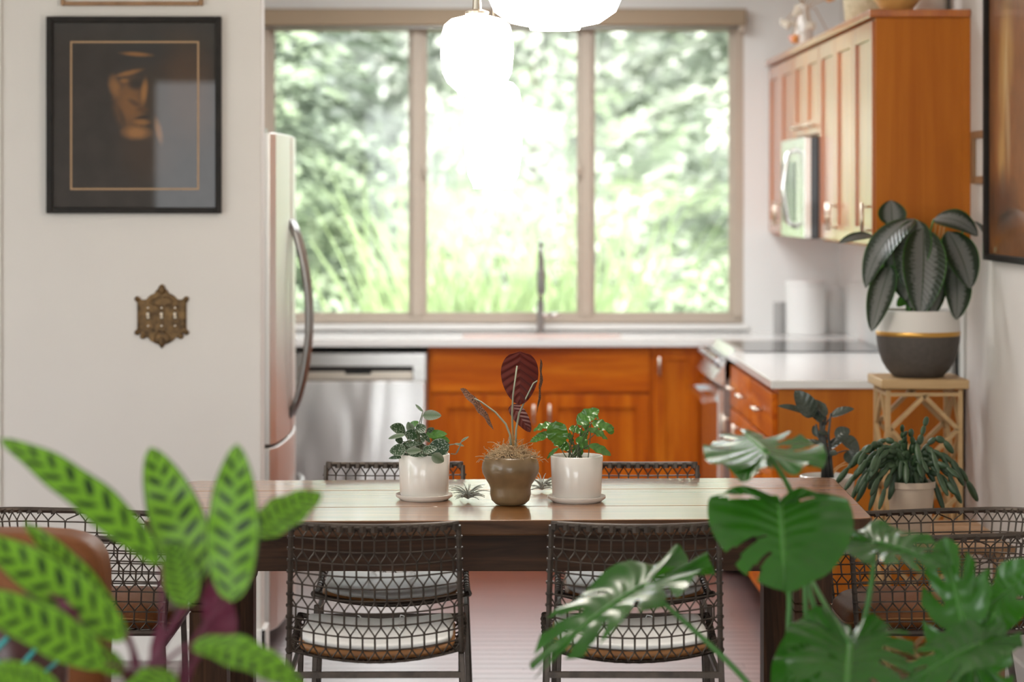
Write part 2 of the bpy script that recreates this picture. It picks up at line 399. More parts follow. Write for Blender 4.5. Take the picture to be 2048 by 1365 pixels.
# worktops
XE = .976                                                          # edge of the right hand run
ZT = .915
mb = MB(); sx0, sx1 = P(925, 0, 11.0).x, P(1245, 0, 11.0).x; sy0, sy1 = 10.93, 11.27
YT0 = 10.79; XT0 = -1.6
for a, b in (((XT0, YT0), (sx0, YW-.001)), ((sx1, YT0), (XR-.011, YW-.001)), ((sx0, YT0), (sx1, sy0)), ((sx0, sy1), (sx1, YW-.001))):
    mb.box((a[0], a[1], ZU+.001), (b[0], b[1], ZT))
tag(mb.build('worktop', M['counter_white']), 'white stone worktop with sink cut-out running along the window', 'worktop')
RY0, RY1 = 9.93, 10.69                                             # range
tag(MB().box((XE, 8.40, ZU+.001), (XR-.011, RY0-.002, ZT)).build('worktop', M['counter_white'], bevel=.003), 'white stone worktop on the cabinets nearest the plant stand', 'worktop')
mb = MB()
mb.box((sx0-.01, sy0-.01, .70), (sx1+.01, sy0, ZU)); mb.box((sx0-.01, sy1, .70), (sx1+.01, sy1+.01, ZU)); mb.box((sx0-.01, sy0, .70), (sx0, sy1, ZU)); mb.box((sx1, sy0, .70), (sx1+.01, sy1, ZU)); mb.box((sx0-.01, sy0-.01, .69), (sx1+.01, sy1+.01, .70))
tag(mb.build('sink_basin', M['steel']), 'undermount stainless steel sink basin below the window', 'sink')
# faucet
c = P(1081, 662, 11.32); fx0 = c.x
t = thing('faucet', 'tall stainless pull-down kitchen faucet in front of the middle window', 'faucet', (fx0, 11.32, ZT)); o = t.location
mb = MB(o); mb.lathe([(.026, ZT), (.026, ZT+.01), (.017, ZT+.02), (.017, ZT+.14), (.0155, ZT+.15)], (fx0, 11.32, 0), 16, cap1=True); mb.build('body', M['steel_dark'], t, smooth=True, angle=40)
pts = [V(fx0, 11.32, ZT+.14), V(fx0, 11.32, ZT+.33)]+[V(fx0, 11.32-.075+.075*math.cos(a), ZT+.355+.075*math.sin(a)) for a in [PI*k/10 for k in range(11)]]
mb = MB(o); mb.tube(pts, .011, 10); mb.build('spout', M['steel_dark'], t, smooth=True)
mb = MB(o); mb.lathe([(.018, ZT+.19), (.020, ZT+.20), (.020, ZT+.29), (.016, ZT+.30), (.014, ZT+.36)], (fx0, 11.17, 0), 14, cap1=True); mb.build('spray_head', M['steel_dark'], t, smooth=True, angle=40)
mb = MB(o); mb.tube([V(fx0, 11.32, ZT+.085), V(fx0+.04, 11.32, ZT+.085)], .013, 10); mb.tube([V(fx0+.04, 11.32, ZT+.085), V(fx0+.09, 11.31, ZT+.088)], [.012, .009], 8); mb.build('lever', M['steel'], t, smooth=True)
# range
t = thing('range', 'stainless slide-in range with black glass top and front knobs', 'range', (1.3, (RY0+RY1)/2, 0)); o = t.location; XG = .945
MB(o).box((XG+.02, RY0, .03), (XR-.03, RY1, ZT-.02)).build('body', M['steel_dark'], t)
MB(o).box((XG-.01, RY0+.005, .24), (XG+.02, RY1-.005, .76)).build('oven_door', M['steel'], t, bevel=.004)
mb = MB(o); mb.prism([(XG-.035, .80), (XG+.02, .77), (XG+.10, ZT+.006), (XG+.06, ZT+.012)], RY0, RY1); mb.build('control_panel', M['steel'], t, bevel=.003)
MB(o).box((XG+.07, RY0+.002, ZT-.015), (XR-.03, RY1-.002, ZT+.004)).build('glass_top', M['black_gloss'], t, bevel=.002)
for k in range(5):
    y = RY0+.1+k*.14; mb = MB(o); d = V(-.75, 0, .6).normalized(); c = V(XG+.012, y, .862)
    mb.tube([c, c+d*.018, c+d*.02, c+d*.045], [.024, .024, .019, .017], 12); mb.build('knob', M['chrome'], t, smooth=True, angle=40)
mb = MB(o); mb.tube([V(XG-.06, RY0+.05, .715), V(XG-.06, RY1-.05, .715)], .016, 12)
for y in (RY0+.08, RY1-.08): mb.bar((XG-.06, y, .715), (XG-.005, y, .72), .025)
mb.build('oven_handle', M['chrome'], t, smooth=True, angle=40)
MB(o).box((XG, RY0+.005, .05), (XG+.02, RY1-.005, .225)).build('warming_drawer', M['steel'], t, bevel=.004)
# right hand base cabinets
XB = 1.005; RB = -PI/2
def rbase(label, y0, y1, fronts, end=False):
    t = thing('base_cabinet', label, 'cabinet', (1.33, (y0+y1)/2, 0)); o = t.location
    MB(o).box((XB+.001, y0, ZK), (XR-.012, y1, ZU)).build('body', M['cherry'], t)
    MB(o).box((XB+.06, y0, 0), (XB+.08, y1, ZK)).build('toe_kick', M['black_matte'], t)
    if end: MB(o).box((XB, y0-.018, 0), (XR-.012, y0, ZU)).build('end_panel', M['cherry_end'], t)
    for kind, f0, f1, z0, z1 in fronts:                            # f0..f1 from the far end
        d = shaker(kind, f1-f0, z1-z0, M['cherry_h' if kind == 'drawer_front' else 'cherry'], t, loc(t, XB-.02, f1_y(y1, f0), z0), RB, .055, plain=(kind == 'drawer_front'))
        if kind == 'drawer_front': handle(d, ((f1-f0)/2, 0, (z1-z0)*.5), .13, False)
        else: handle(d, (.03, 0, (z1-z0)-.09), .12)
def f1_y(y1, f0): return y1-f0
rbase('cherry drawer cabinet with end panel beside the plant stand', 8.44, 9.15, [('drawer_front', .01, .70, .70, .865), ('drawer_front', .01, .70, .42, .69), ('drawer_front', .01, .70, .11, .41)], True)
rbase('cherry drawer cabinet next to the stainless range', 9.155, 9.925, [('drawer_front', .01, .375, .70, .865), ('drawer_front', .385, .76, .70, .865), ('door', .01, .375, .11, .69), ('door', .385, .76, .11, .69)])
rbase('hidden cherry corner cabinet behind the range', 10.695, YF+.01, [])
# upper cabinets
XU = 1.32; ZA, ZB = 1.378, 2.172
def upper(label, y0, y1, z0, z1, nd, end=False):
    t = thing('wall_cabinet', label, 'cabinet', ((XU+XR)/2, (y0+y1)/2, z0)); o = t.location
    MB(o).box((XU+.021, y0, z0), (XR-.001, y1, z1)).build('body', M['cherry'], t)
    if end:
        MB(o).box((XU+.012, y0-.016, z0), (XR-.001, y0, z1)).build('end_panel', M['cherry_end'], t)
        MB(o).box((XR-.03, y0-.020, z0), (XR-.001, y0-.0165, z1)).build('scribe_strip', M['cherry_end'], t)
    w = (y1-y0)/nd
    for k in range(nd):
        d = shaker('door', w-.006, z1-z0-.02, M['cherry_gloss'], t, loc(t, XU, y1-.003-k*w, z0+.01), RB, .06)
        hx = w-.04 if k % 2 == 0 else .035
        if z1-z0 > .6: handle(d, (hx, 0, .09), .11)
        else: handle(d, ((w-.006)/2, 0, .035), .14, False)
    return t
upper('tall cherry wall cabinet with broad end panel facing the dining table', 8.36, 9.70, ZA, ZB, 3, True)
upper('short cherry wall cabinet above the microwave', 9.705, 10.50, 1.80, ZB, 2)
upper('cherry wall cabinet in the corner by the window', 10.505, YW-.002, ZA, ZB, 2)
tag(MB().box((XU-.014, 8.328, ZB+.001), (XR-.001, YW-.002, 2.20)).build('cornice', M['cherry_gloss'], bevel=.004), 'cherry top moulding along the wall cabinets', 'moulding')
XM = 1.262
t = thing('microwave', 'stainless over-the-range microwave with curved handle', 'microwave', (1.45, 10.1, 1.385)); o = t.location
MB(o).box((XM+.03, 9.72, 1.385), (XR-.012, 10.48, 1.797)).build('body', M['black_gloss'], t, bevel=.003)
MB(o).box((XM, 9.93, 1.387), (XM+.03, 10.478, 1.795)).build('door', M['steel'], t, bevel=.003)
MB(o).box((XM-.003, 10.0, 1.45), (XM, 10.45, 1.70)).build('door_glass', M['black_gloss'], t)
MB(o).box((XM+.001, 9.722, 1.387), (XM+.03, 9.927, 1.795)).build('control_strip', M['steel'], t, bevel=.003)
mb = MB(o); mb.tube([V(XM, 9.97, 1.43), V(XM-.035, 9.97, 1.45), V(XM-.055, 9.97, 1.59), V(XM-.035, 9.97, 1.73), V(XM, 9.97, 1.75)], .011, 10); mb.build('handle', M['chrome'], t, smooth=True)
# refrigerator (faces the range, seen along its doors)
XD, FY0, FY1, FZ = -.742, 8.30, 9.22, 1.775
t = thing('refrigerator', 'tall stainless french door refrigerator behind the partition wall', 'refrigerator', (-1.15, (FY0+FY1)/2, 0)); o = t.location
MB(o).box((-1.55, FY0, .03), (XD-.085, FY1, FZ-.02)).build('body', M['steel_dark'], t, bevel=.006)
for x in (-1.5, XD-.13):
    for y in (FY0+.06, FY1-.06): MB(o).lathe([(.02, 0), (.02, .031)], (x, y, 0), 12, cap1=True).build('foot', M['black_matte'], t)
def fdoor(y0, y1, z0, z1, bow=.022):
    mb = MB(o); n = 12; prof = []
    for k in range(n+1):
        u = k/n; y = y0+(y1-y0)*u; e = min(u, 1-u)/.06; rr = .014*(1-math.sqrt(max(0, 1-(1-min(e, 1))**2)))
        yc = (FY0+FY1)/2; prof.append((y, XD+bow*(1-((y-yc)/.46)**2)-rr))
    vs = [V(x, y, z) for z in (z0, z1) for y, x in prof]+[V(XD-.08, y, z) for z in (z0, z1) for y in (y0, y1)]
    N = n+1; fs = [(k, k+1, N+k+1, N+k) for k in range(n)]
    fs += [tuple(range(N))[::-1]+(2*N, 2*N+1), tuple(N+k for k in range(N))+(2*N+3, 2*N+2), (2*N, 0, N, 2*N+2), (N-1, 2*N+1, 2*N+3, 2*N-1), (2*N+1, 2*N, 2*N+2, 2*N+3)]
    return mb.add(vs, fs).build('door', M['steel_satin'], t, bevel=.004)
d1 = fdoor(FY0+.003, 8.757, .70, FZ); d2 = fdoor(8.763, FY1-.003, .70, FZ); d3 = fdoor(FY0+.003, FY1-.003, .06, .69); d3.name = 'freezer_drawer'
for d_, y in ((d1, 8.70), (d2, 8.82)):
    mb = MB(o); pts = []
    for k in range(13):
        u = k/12; z = .76+u*.71; pts.append(V(XD+.02+.068*math.sin(PI*u)**.75, y, z))
    mb.tube(pts, .012, 10); mb.build('handle', M['steel_dark'], d_, smooth=True)
mb = MB(o); pts = [V(XD+.02+.03*math.sin(PI*k/10)**.5, FY0+.1+.72*k/10, .50) for k in range(11)]
mb.tube(pts, .012, 10).build('handle', M['steel_dark'], d3, smooth=True)
MB(o).box((XD-.13, FY0+.01, FZ-.02), (XD-.03, FY0+.10, FZ+.015)).build('hinge_cover', M['steel_dark'], t, bevel=.004)
# flush ceiling lights over the kitchen aisle
for k, (x, y) in enumerate(((.15, 9.1), (.15, 10.3))):
    t = thing('ceiling_light', ('flat white ceiling light over the kitchen aisle near the dining table', 'flat white ceiling light over the kitchen aisle near the window')[k], 'ceiling light', (x, y, ZC))
    MB().box((-.62, -.17, -.05), (.62, .17, -.001)).build('housing', M['trim_white'], t, bevel=.004)
    MB().box((-.6, -.15, -.056), (.6, .15, -.051)).build('diffuser', M['lit_diffuser'], t)
    l = bpy.data.lights.new('lamp', 'AREA'); l.shape = 'RECTANGLE'; l.size = 1.2; l.size_y = .3; l.energy = 11; l.color = (.92, .97, 1)
    lo = bpy.data.objects.new('lamp', l); link(lo, t); lo.location = (0, 0, -.06)
# counter things
def canister(label, px, py0, py1, wpx_, Y, m='canister_white'):
    s = F/Y; z0 = ZT; r = wpx_/2/s; h = (py1-py0)/s; x = (px-XC)/s
    t = thing('canister', label, 'canister', (x, Y, z0), group='canisters on the worktop')
    MB().lathe([(r*.94, 0), (r, .006), (r, h-.022), (r*.98, h-.02)], n=32, cap1=True).build('jar', M[m], t, smooth=True, angle=40)
    MB().lathe([(r*1.01, h-.019), (r*1.01, h-.006), (r*.97, h), (r*.3, h)], n=32, cap1=True).build('lid', M[m], t, smooth=True, angle=40)
canister('large white lidded canister in the kitchen corner', 1611, 555, 664, 80, 11.18)
canister('medium white canister behind the largest canister', 1664, 568, 660, 52, 11.33)
canister('small grey narrow canister left of the large white one', 1559, 597, 662, 24, 11.22, 'grey_plastic')
t = thing('cutting_board', 'white cutting board standing on edge against the right wall', 'cutting board', (1.61, 8.62, ZT))
MB((1.61, 8.62, ZT)).box((1.60, 8.50, ZT), (1.628, 8.80, ZT+.22)).build('board', M['canister_white'], t, bevel=.006)
MB((1.61, 8.62, ZT)).box((1.628, 8.497, ZT), (1.634, 8.803, ZT+.222)).build('back_rim', M['grey_plastic'], t)
for k, (x, y, h) in enumerate(((1.53, 8.52, .055), (1.575, 8.47, .065))):
    t = thing('small_jar', ('small white jar on worktop next to the cutting board', 'tiny white jar at the worktop corner behind the stand')[k], 'jar', (x, y, ZT))
    MB().lathe([(.018, 0), (.02, .004), (.02, h*.8), (.014, h*.86)], n=20, cap1=True).build('body', M['canister_white'], t, smooth=True, angle=40)
    MB().lathe([(.016, h*.86), (.016, h)], n=20, cap1=True).build('lid', M['steel'], t)
# ------------------------------------------------------------------ dining table
TZ = .76
cFL, cFR, cBR, cBL = P(285, 1049, 5.89), P(1748, 1041, 5.955), P(1667, 959, 6.83), P(376, 966.5, 6.75)
cn = [V(p.x, p.y, TZ) for p in (cFL, cFR, cBR, cBL)]
tc_ = V((cn[0].x+cn[1].x)/2, 6.36, 0)
table = thing('dining_table', 'long dark wooden dining table with glossy plank top', 'table', tc_)
def tpt(u, v): return (cn[0]*(1-u)+cn[1]*u)*(1-v)+(cn[3]*(1-u)+cn[2]*u)*v
cuts = [0, .305, .715, 1.0]
for k in range(3):
    v0, v1 = cuts[k]+(.0015 if k else 0), cuts[k+1]-(.0015 if k < 2 else 0); n = 16; top = []
    # outline with rounded outer corners
    r = .035
    def corner(u, v, su, sv):
        L_, D_ = 1.8, .87; pts = []
        for q in range(5):
            a = q/4*PI/2; pts.append((u+su*r/L_*(1-math.sin(a)), v+sv*r/D_*(1-math.cos(a))))
        return pts
    poly = []
    poly += corner(0, 0, 1, 1)[::-1][::-1] if k == 0 else [(0, v0)]
    poly += corner(1, 0, -1, 1)[::-1] if k == 0 else [(1, v0)]
    poly += corner(1, 1, -1, -1) if k == 2 else [(1, v1)]
    poly += corner(0, 1, 1, -1)[::-1] if k == 2 else [(0, v1)]
    if k == 0: poly = [(0, .04), (.004, .015), (.02, 0), (.98, 0), (.996, .015), (1, .04), (1, v1), (0, v1)]
    if k == 1: poly = [(0, v0), (1, v0), (1, v1), (0, v1)]
    if k == 2: poly = [(0, v0), (1, v0), (1, .96), (.996, .985), (.98, 1), (.02, 1), (.004, .985), (0, .96)]
    pts = [tpt(u, v) for u, v in poly]; N = len(pts); vs = [p-V(0, 0, .038) for p in pts]+pts
    mb = MB(tc_).add(vs, [tuple(range(N))[::-1], tuple(range(N, 2*N))]+[(i, (i+1) % N, (i+1) % N+N, i+N) for i in range(N)])
    for i in range(2, N+2): mb.mi[i] = 1
    mb.build('top_board', [M['table_wood'], M['table_edge']], table, bevel=.004, seg=2)
zA0, zA1 = .622, TZ-.0385
lx0, lx1 = P(380, 0, 6.0).x, P(1662, 0, 6.0).x; LW = .092
ly0, ly1 = 5.985, 6.66
def arch(mb, a, b, plane, pos, th):                                # apron board with rounded brackets at both ends
    pts = [(a, zA1), (a, zA0-.05)]
    for k in range(7):
        q = k/6*PI/2; pts.append((a+.075*math.sin(q), zA0-.05+.05*(1-math.cos(q))))
    pts += [(b-(p[0]-a), p[1]) for p in pts[::-1][:-2]]+[(b, zA0-.05), (b, zA1)]
    pts = pts[::-1]
    if plane == 'x': mb.prism(pts, pos, pos+th)
    else:
        n0 = len(mb.v); mb.prism(pts, pos, pos+th)
        for i in range(n0, len(mb.v)):
            x, y, z = mb.v[i]; x += mb.o.x; y += mb.o.y; mb.v[i] = (y-mb.o.x, x-mb.o.y, z)
for y in (ly0+.02, ly1+LW-.05):
    mb = MB(tc_); arch(mb, lx0+LW, lx1-LW, 'x', y, .028); mb.build('apron', M['table_dark'], table, bevel=.002)
for x in (lx0+.02, lx1-.048):
    mb = MB(tc_); arch(mb, ly0+LW, ly1, 'y', x, .028); mb.build('apron', M['table_dark'], table, bevel=.002)
for x in (lx0, lx1-LW):
    for y in (ly0, ly1):
        mb = MB(tc_); z = 0
        for z0, z1, ins in ((0, .522, 0), (.522, .526, .004), (.526, .542, 0), (.542, .546, .004), (.546, zA1, 0)):
            mb.box((x+ins, y+ins, z0), (x+LW-ins, y+LW-ins, z1))
        mb.build('leg', M['table_leg_wood'], table, bevel=.0015, seg=1)
# ------------------------------------------------------------------ wire chairs
def hexweave(mb, S, nu, rows, r, ends=True):
    """S(u,j): point on the surface, u 0..1 across, j row; straight wires and forked wires alternate"""
    for j in range(rows+1):
        mb.tube([S(k/16, j) for k in range(17)], r, 5)
    for j in range(rows):
        if j % 2 == 1:
            off = .5 if (j//2) % 2 else 0.0
            for k in range(nu+1):
                u = (k+off)/nu
                if u <= 1.0: mb.tube([S(u, j), S(u, j+1)], r*1.15, 5)
        else:
            up = .5 if ((j-1)//2) % 2 else 0.0; dn = .5 if ((j+1)//2) % 2 else 0.0
            for k in range(nu+1):
                u0 = (k+up)/nu
                if u0 > 1: continue
                for sg in (-1, 1):
                    u1 = u0+sg*.5/nu
                    if 0 <= u1 <= 1:
                        a, b = S(u0, j), S(u1, j+1)
                        m1 = S(u0*.85+u1*.15, j+.25); m2 = S(u0*.15+u1*.85, j+.75)
                        mb.tube([a, m1, m2, b], r*.85, 4)
def side_chair():
    t = thing('wire_chair', '', 'chair', group='woven wire side chairs at the table')
    NB, NS = 11, 13
    def prof(j):
        if j <= NB: f = j/NB; return (-.245+.045*f, .785-.30*f, .195+.008*f)
        f = (j-NB)/NS; return (-.200+.43*f, .485-.02*math.sin(PI*min(1, f*1.0))+.01*f, .203+.004*f)
    def S(u, j):
        y, z, w = prof(j); c = 1-(2*u-1)**2
        if j <= NB: f = j/NB; return V((2*u-1)*w, y-.028*c, z-(.004+.020*f)*c)
        f = (j-NB)/NS; return V((2*u-1)*w, y-.028*c*(1-f)+.02*c*f, z-.026*c)
    mb = MB(); hexweave(mb, lambda u, j: S(u, j*1.0), 14, NB, .0021); mb.build('back_weave', M['iron'], t)
    mb = MB(); hexweave(mb, lambda u, j: S(u, NB+j*1.0), 14, NS, .0021); mb.build('seat_weave', M['iron'], t)
    mb = MB(); mb.tube([S(k/20, -.02)+V(0, 0, .003) for k in range(21)], .0072, 8); mb.build('top_rail', M['iron'], t, smooth=True)
    for u in (0, 1):
        mb = MB(); mb.tube([S(u, j) for j in range(-0, NB+1)]+[S(u, NB)+V(0, .012, -.016)]+[S(u, NB+.8)]+[S(u, NB+j) for j in range(1, NS+1)], .0066, 8)
        for j in range(1, NB+NS): 
            a, b = S(u, j-.10), S(u, j+.10); mb.tube([a, b], .0094, 8)
        mb.build('side_rod', M['iron'], t)
    mb = MB(); mb.tube([S(k/16, NB+NS) for k in range(17)], .0066, 8); mb.build('front_rail', M['iron'], t, smooth=True)
    mb = MB()
    for k in range(15): mb.tube([S((k+.3)/14.6, -.25)+V(0, 0, 0), S((k+.3)/14.6, .28)], .0098, 7)
    mb.build('wire_wraps', M['iron'], t)
    for sx in (-1, 1):
        MB().bar((sx*.203, -.198, .478), (sx*.222, -.225, 0), .014, .014).build('leg', M['iron'], t, bevel=.002, seg=1)
        MB().bar((sx*.200, .19, .46), (sx*.212, .225, 0), .014, .014).build('leg', M['iron'], t, bevel=.002, seg=1)
        MB().bar((sx*.2, -.19, .428), (sx*.2, .19, .428), .010, .012).build('seat_rail', M['iron'], t)
    MB().bar((-.203, -.205, .428), (.203, -.205, .428), .012, .014).build('stretcher', M['iron'], t)
    MB().bar((-.2, .192, .428), (.2, .192, .428), .012, .014).build('stretcher', M['iron'], t)
    return t
def seat_pad():
    t = thing('seat_pad', '', 'cushion', group='canvas and leather pads on the wire chairs')
    def slab(z0, z1, w, d, r=.05, nx=14, sag=.022, crown=.010):
        mb = MB(); ring = []
        for k in range(40):
            a = 2*PI*k/40; c, s_ = math.cos(a), math.sin(a); e = .28
            ring.append((w*math.copysign(abs(c)**e, c), d*math.copysign(abs(s_)**e, s_)))
        vs = []; L = [(.90, z0), (.985, z0+(z1-z0)*.2), (1.0, (z0+z1)/2), (.985, z0+(z1-z0)*.8), (.90, z1), (.5, z1+crown), (.02, z1+crown*1.2)]
        L = [(.02, z0), (.5, z0)]+L
        for f, z in L:
            for x, y in ring: vs.append(V(x*f, y*f, z-sag*(1-(x*f/w)**2)))
        n = 40; fs = [(i*n+k, i*n+(k+1) % n, (i+1)*n+(k+1) % n, (i+1)*n+k) for i in range(len(L)-1) for k in range(n)]
        return mb.add(vs, fs)
    slab(-.012, .012, .188, .195).build('leather_base', M['leather_tan'], t, smooth=True)
    slab(.006, .026, .183, .190).build('canvas_top', M['canvas'], t, smooth=True)
    for sx in (-1, 1):
        mb = MB(); mb.tube([V(sx*.055+.01*math.sin(k*.9), -.17+.34*k/12, .041-.022*(1-(sx*.055/.188)**2)-(.022 if k in (0, 12) else .003 if k in (1, 11) else 0)) for k in range(13)], .0016, 5); mb.build('tie_cord', M['canvas'], t)
    return t
ch = side_chair(); pad = seat_pad()
spots = [(-.272, 5.89, 0.012, 'woven wire chair with back to the camera, left near side of table', 'white canvas seat pad on the left chair nearest the camera'),
         (.341, 5.89, -.01, 'woven wire chair with back to the camera, right near side of table', 'white canvas seat pad on the right chair nearest the camera'),
         (-.268, 6.67, PI+.02, 'woven wire chair across the table in front of the dishwasher', 'white canvas seat pad on the far chair before the dishwasher'),
         (.392, 6.67, PI-.02, 'woven wire chair across the table in front of the sink cabinet', 'white canvas seat pad on the far chair before the sink cabinet')]
for i, (x, y, rz, lab, plab) in enumerate(spots):
    c = ch if i == 0 else copy_tree(ch); c.location = (x, y, 0); c.rotation_euler = (0, 0, rz); c['label'] = lab
    p = pad if i == 0 else copy_tree(pad); p['label'] = plab
    q = Matrix.Rotation(rz, 4, 'Z') @ V(0, .02, 0); p.location = (x+q.x, y+q.y, .487); p.rotation_euler = (0, 0, rz)
def arm_chair():
    t = thing('wire_armchair', '', 'chair', group='woven wire armchairs at the table ends')
    def plan(u, w, d0, d1):                                        # U shape, u 0..1 from front right round the back to front left
        a = PI*(u); e = .62
        if u < .22: f = u/.22; return (w, d1+(-.05-d1)*f)
        if u > .78: f = (1-u)/.22; return (-w, d1+(-.05-d1)*f)
        a = (u-.22)/.56*PI; c, s_ = math.cos(a), math.sin(a)
        return (w*math.copysign(abs(c)**e, c), -.05-(d0-.05)*abs(s_)**e)
    NR = 9
    def S(u, j):
        f = 1-j/NR; x, y = plan(u, .212+.036*f, .245+.045*f, .245+.02*f)
        back = 1-abs(2*u-1)
        return V(x, y, .462+(.228+.03*back)*f)
    NU = 44
    mb = MB(); us = [k/60 for k in range(61)]
    r = .0021
    for j in range(NR+1): mb.tube([S(u, j) for u in us], r, 5)
    for j in range(NR):
        if j % 2 == 1:
            off = .5 if (j//2) % 2 else 0
            for k in range(NU+1):
                u = (k+off)/NU
                if u <= 1: mb.tube([S(u, j), S(u, j+1)], r*1.15, 5)
        else:
            up = .5 if ((j-1)//2) % 2 else 0
            for k in range(NU+1):
                u0 = (k+up)/NU
                if u0 > 1: continue
                for sg in (-1, 1):
                    u1 = u0+sg*.5/NU
                    if 0 <= u1 <= 1: mb.tube([S(u0, j), S(u0*.85+u1*.15, j+.25), S(u0*.15+u1*.85, j+.75), S(u1, j+1)], r*.85, 4)
    mb.build('shell_weave', M['iron'], t)
    mb = MB(); mb.tube([S(u, 0)+V(0, 0, .003) for u in us], .0078, 8)
    for k in range(NU): mb.tube([S((k+.35)/NU, -.18), S((k+.45)/NU, .18)], .0098, 6)
    mb.build('arm_rail', M['iron'], t)
    mb = MB(); mb.tube([S(u, NR)-V(0, 0, .003) for u in us], .0075, 8); mb.build('seat_rail', M['iron'], t, smooth=True)
    for u in (0, 1):
        mb = MB(); mb.tube([S(u, 0), S(u, NR)], .0066, 8)
        for j in range(1, NR): mb.ellipsoid(S(u, j), (.0085, .0085, .0085), None, 6, 4)
        mb.build('front_post', M['iron'], t)
    mb = MB()
    for k in range(-8, 9):
        x = k*.025; y0 = -.05-.195*max(0, 1-(abs(x)/.212)**(1/.62*1.0))**.62; mb.tube([V(x, y0, .458), V(x, .1, .450), V(x, .262, .458)], .0021, 5)
    for k in range(10):
        y = -.19+k*.05; mb.tube([V(-.205, y, .458), V(0, y, .448), V(.205, y, .458)], .0021, 5)
    mb.build('seat_weave', M['iron'], t)
    MB().tube([V(-.212, .262, .459), V(.212, .262, .459)], .007, 8).build('front_rail', M['iron'], t, smooth=True)
    for sx in (-1, 1):
        MB().bar((sx*.20, -.13, .455), (sx*.215, -.20, 0), .014).build('leg', M['iron'], t)
        MB().bar((sx*.205, .24, .455), (sx*.215, .255, 0), .014).build('leg', M['iron'], t)
    MB().bar((-.205, .243, .43), (.205, .243, .43), .012).build('stretcher', M['iron'], t)
    return t
def leather_pad():
    t = thing('leather_cushion', '', 'cushion', group='leather cushions on the armchairs')
    mb = MB(); n = 44; ring = []
    for k in range(n):
        a = 2*PI*k/n; c, s_ = math.cos(a), math.sin(a); e = .35; ring.append((.185*math.copysign(abs(c)**e, c), .02+.245*math.copysign(abs(s_)**e, s_)))
    L = [(.02, 0), (.6, 0), (.93, .003), (.99, .013), (1, .028), (.99, .043), (.94, .053), (.6, .062), (.02, .066)]
    vs = [V(x*f, .02+(y-.02)*f, z-(.02*max(0, (y*f-.14)/.12)**2 if y*f > .14 else 0)) for f, z in L for x, y in ring]
    mb.add(vs, [(i*n+k, i*n+(k+1) % n, (i+1)*n+(k+1) % n, (i+1)*n+k) for i in range(len(L)-1) for k in range(n)]); mb.build('pad', M['leather'], t, smooth=True)
    mb = MB(); mb.tube([V(x*1.005, y*1.005, .028-(.02*max(0, (y-.14)/.12)**2 if y > .14 else 0)) for x, y in ring], .003, 5, True); mb.build('piping', M['leather_tan'], t, smooth=True)
    return t
ac = arm_chair(); lp = leather_pad()
for i, (x, y, rz, lab, plab) in enumerate([(1.165, 6.27, PI/2, 'woven wire armchair at the table end by the right wall', 'brown leather cushion on the right armchair'),
                                           (-1.062, 6.27, -PI/2, 'woven wire armchair at the left table end', 'brown leather cushion on the left armchair')]):
    c = ac if i == 0 else copy_tree(ac); c.location = (x, y, 0); c.rotation_euler = (0, 0, rz); c['label'] = lab
    p = lp if i == 0 else copy_tree(lp); p.location = (x, y, .462); p.rotation_euler = (0, 0, rz); p['label'] = plab
# brown leather lounge chair in front of the left armchair
lx = P(218, 0, 5.22).x
t = thing('lounge_chair', 'brown leather lounge chair with rounded back behind the striped plant', 'chair', (lx-.30, 5.0, 0)); o = t.location
def pillow(a, b, e=.3, n=36, lay=10):                              # soft block between two corners
    a = Vector(a); b = Vector(b); c = (a+b)/2; h = (b-a)/2; mb = MB(o); vs = []
    for i in range(lay+1):
        ph = -PI/2+PI*i/lay; cz, sz = abs(math.cos(ph))**e, math.copysign(abs(math.sin(ph))**e, math.sin(ph))
        for k in range(n):
            q = 2*PI*k/n; cx, sx = math.cos(q), math.sin(q)
            vs.append(c+V(h.x*cz*math.copysign(abs(cx)**e, cx), h.y*cz*math.copysign(abs(sx)**e, sx), h.z*sz))
    return mb.add(vs, [(i*n+k, i*n+(k+1) % n, (i+1)*n+(k+1) % n, (i+1)*n+k) for i in range(lay) for k in range(n)])
zt = P(0, 1060, 5.22).z
pillow((lx-.62, 5.14, .40), (lx, 5.31, zt), .32, 48, 16).build('back_cushion', M['leather'], t, smooth=True)
pillow((lx-.62, 4.55, .30), (lx, 5.16, .46), .3).build('seat_cushion', M['leather'], t, smooth=True)
mb = MB(o); mb.tube([V(lx-.02, 5.225+.06*math.cos(q), .62+.17*math.sin(q)) for q in [PI*k/12 for k in range(13)]], .005, 6); mb.build('seam', M['leather_tan'], t, smooth=True)
for x in (lx-.57, lx-.05):
    for y in (4.62, 5.25): MB(o).bar((x, y, .32), (x, y, 0), .035).build('leg', M['stool_wood'], t, bevel=.003)
MB(o).box((lx-.59, 4.6, .25), (lx-.03, 5.27, .31)).build('frame', M['stool_wood'], t, bevel=.004)
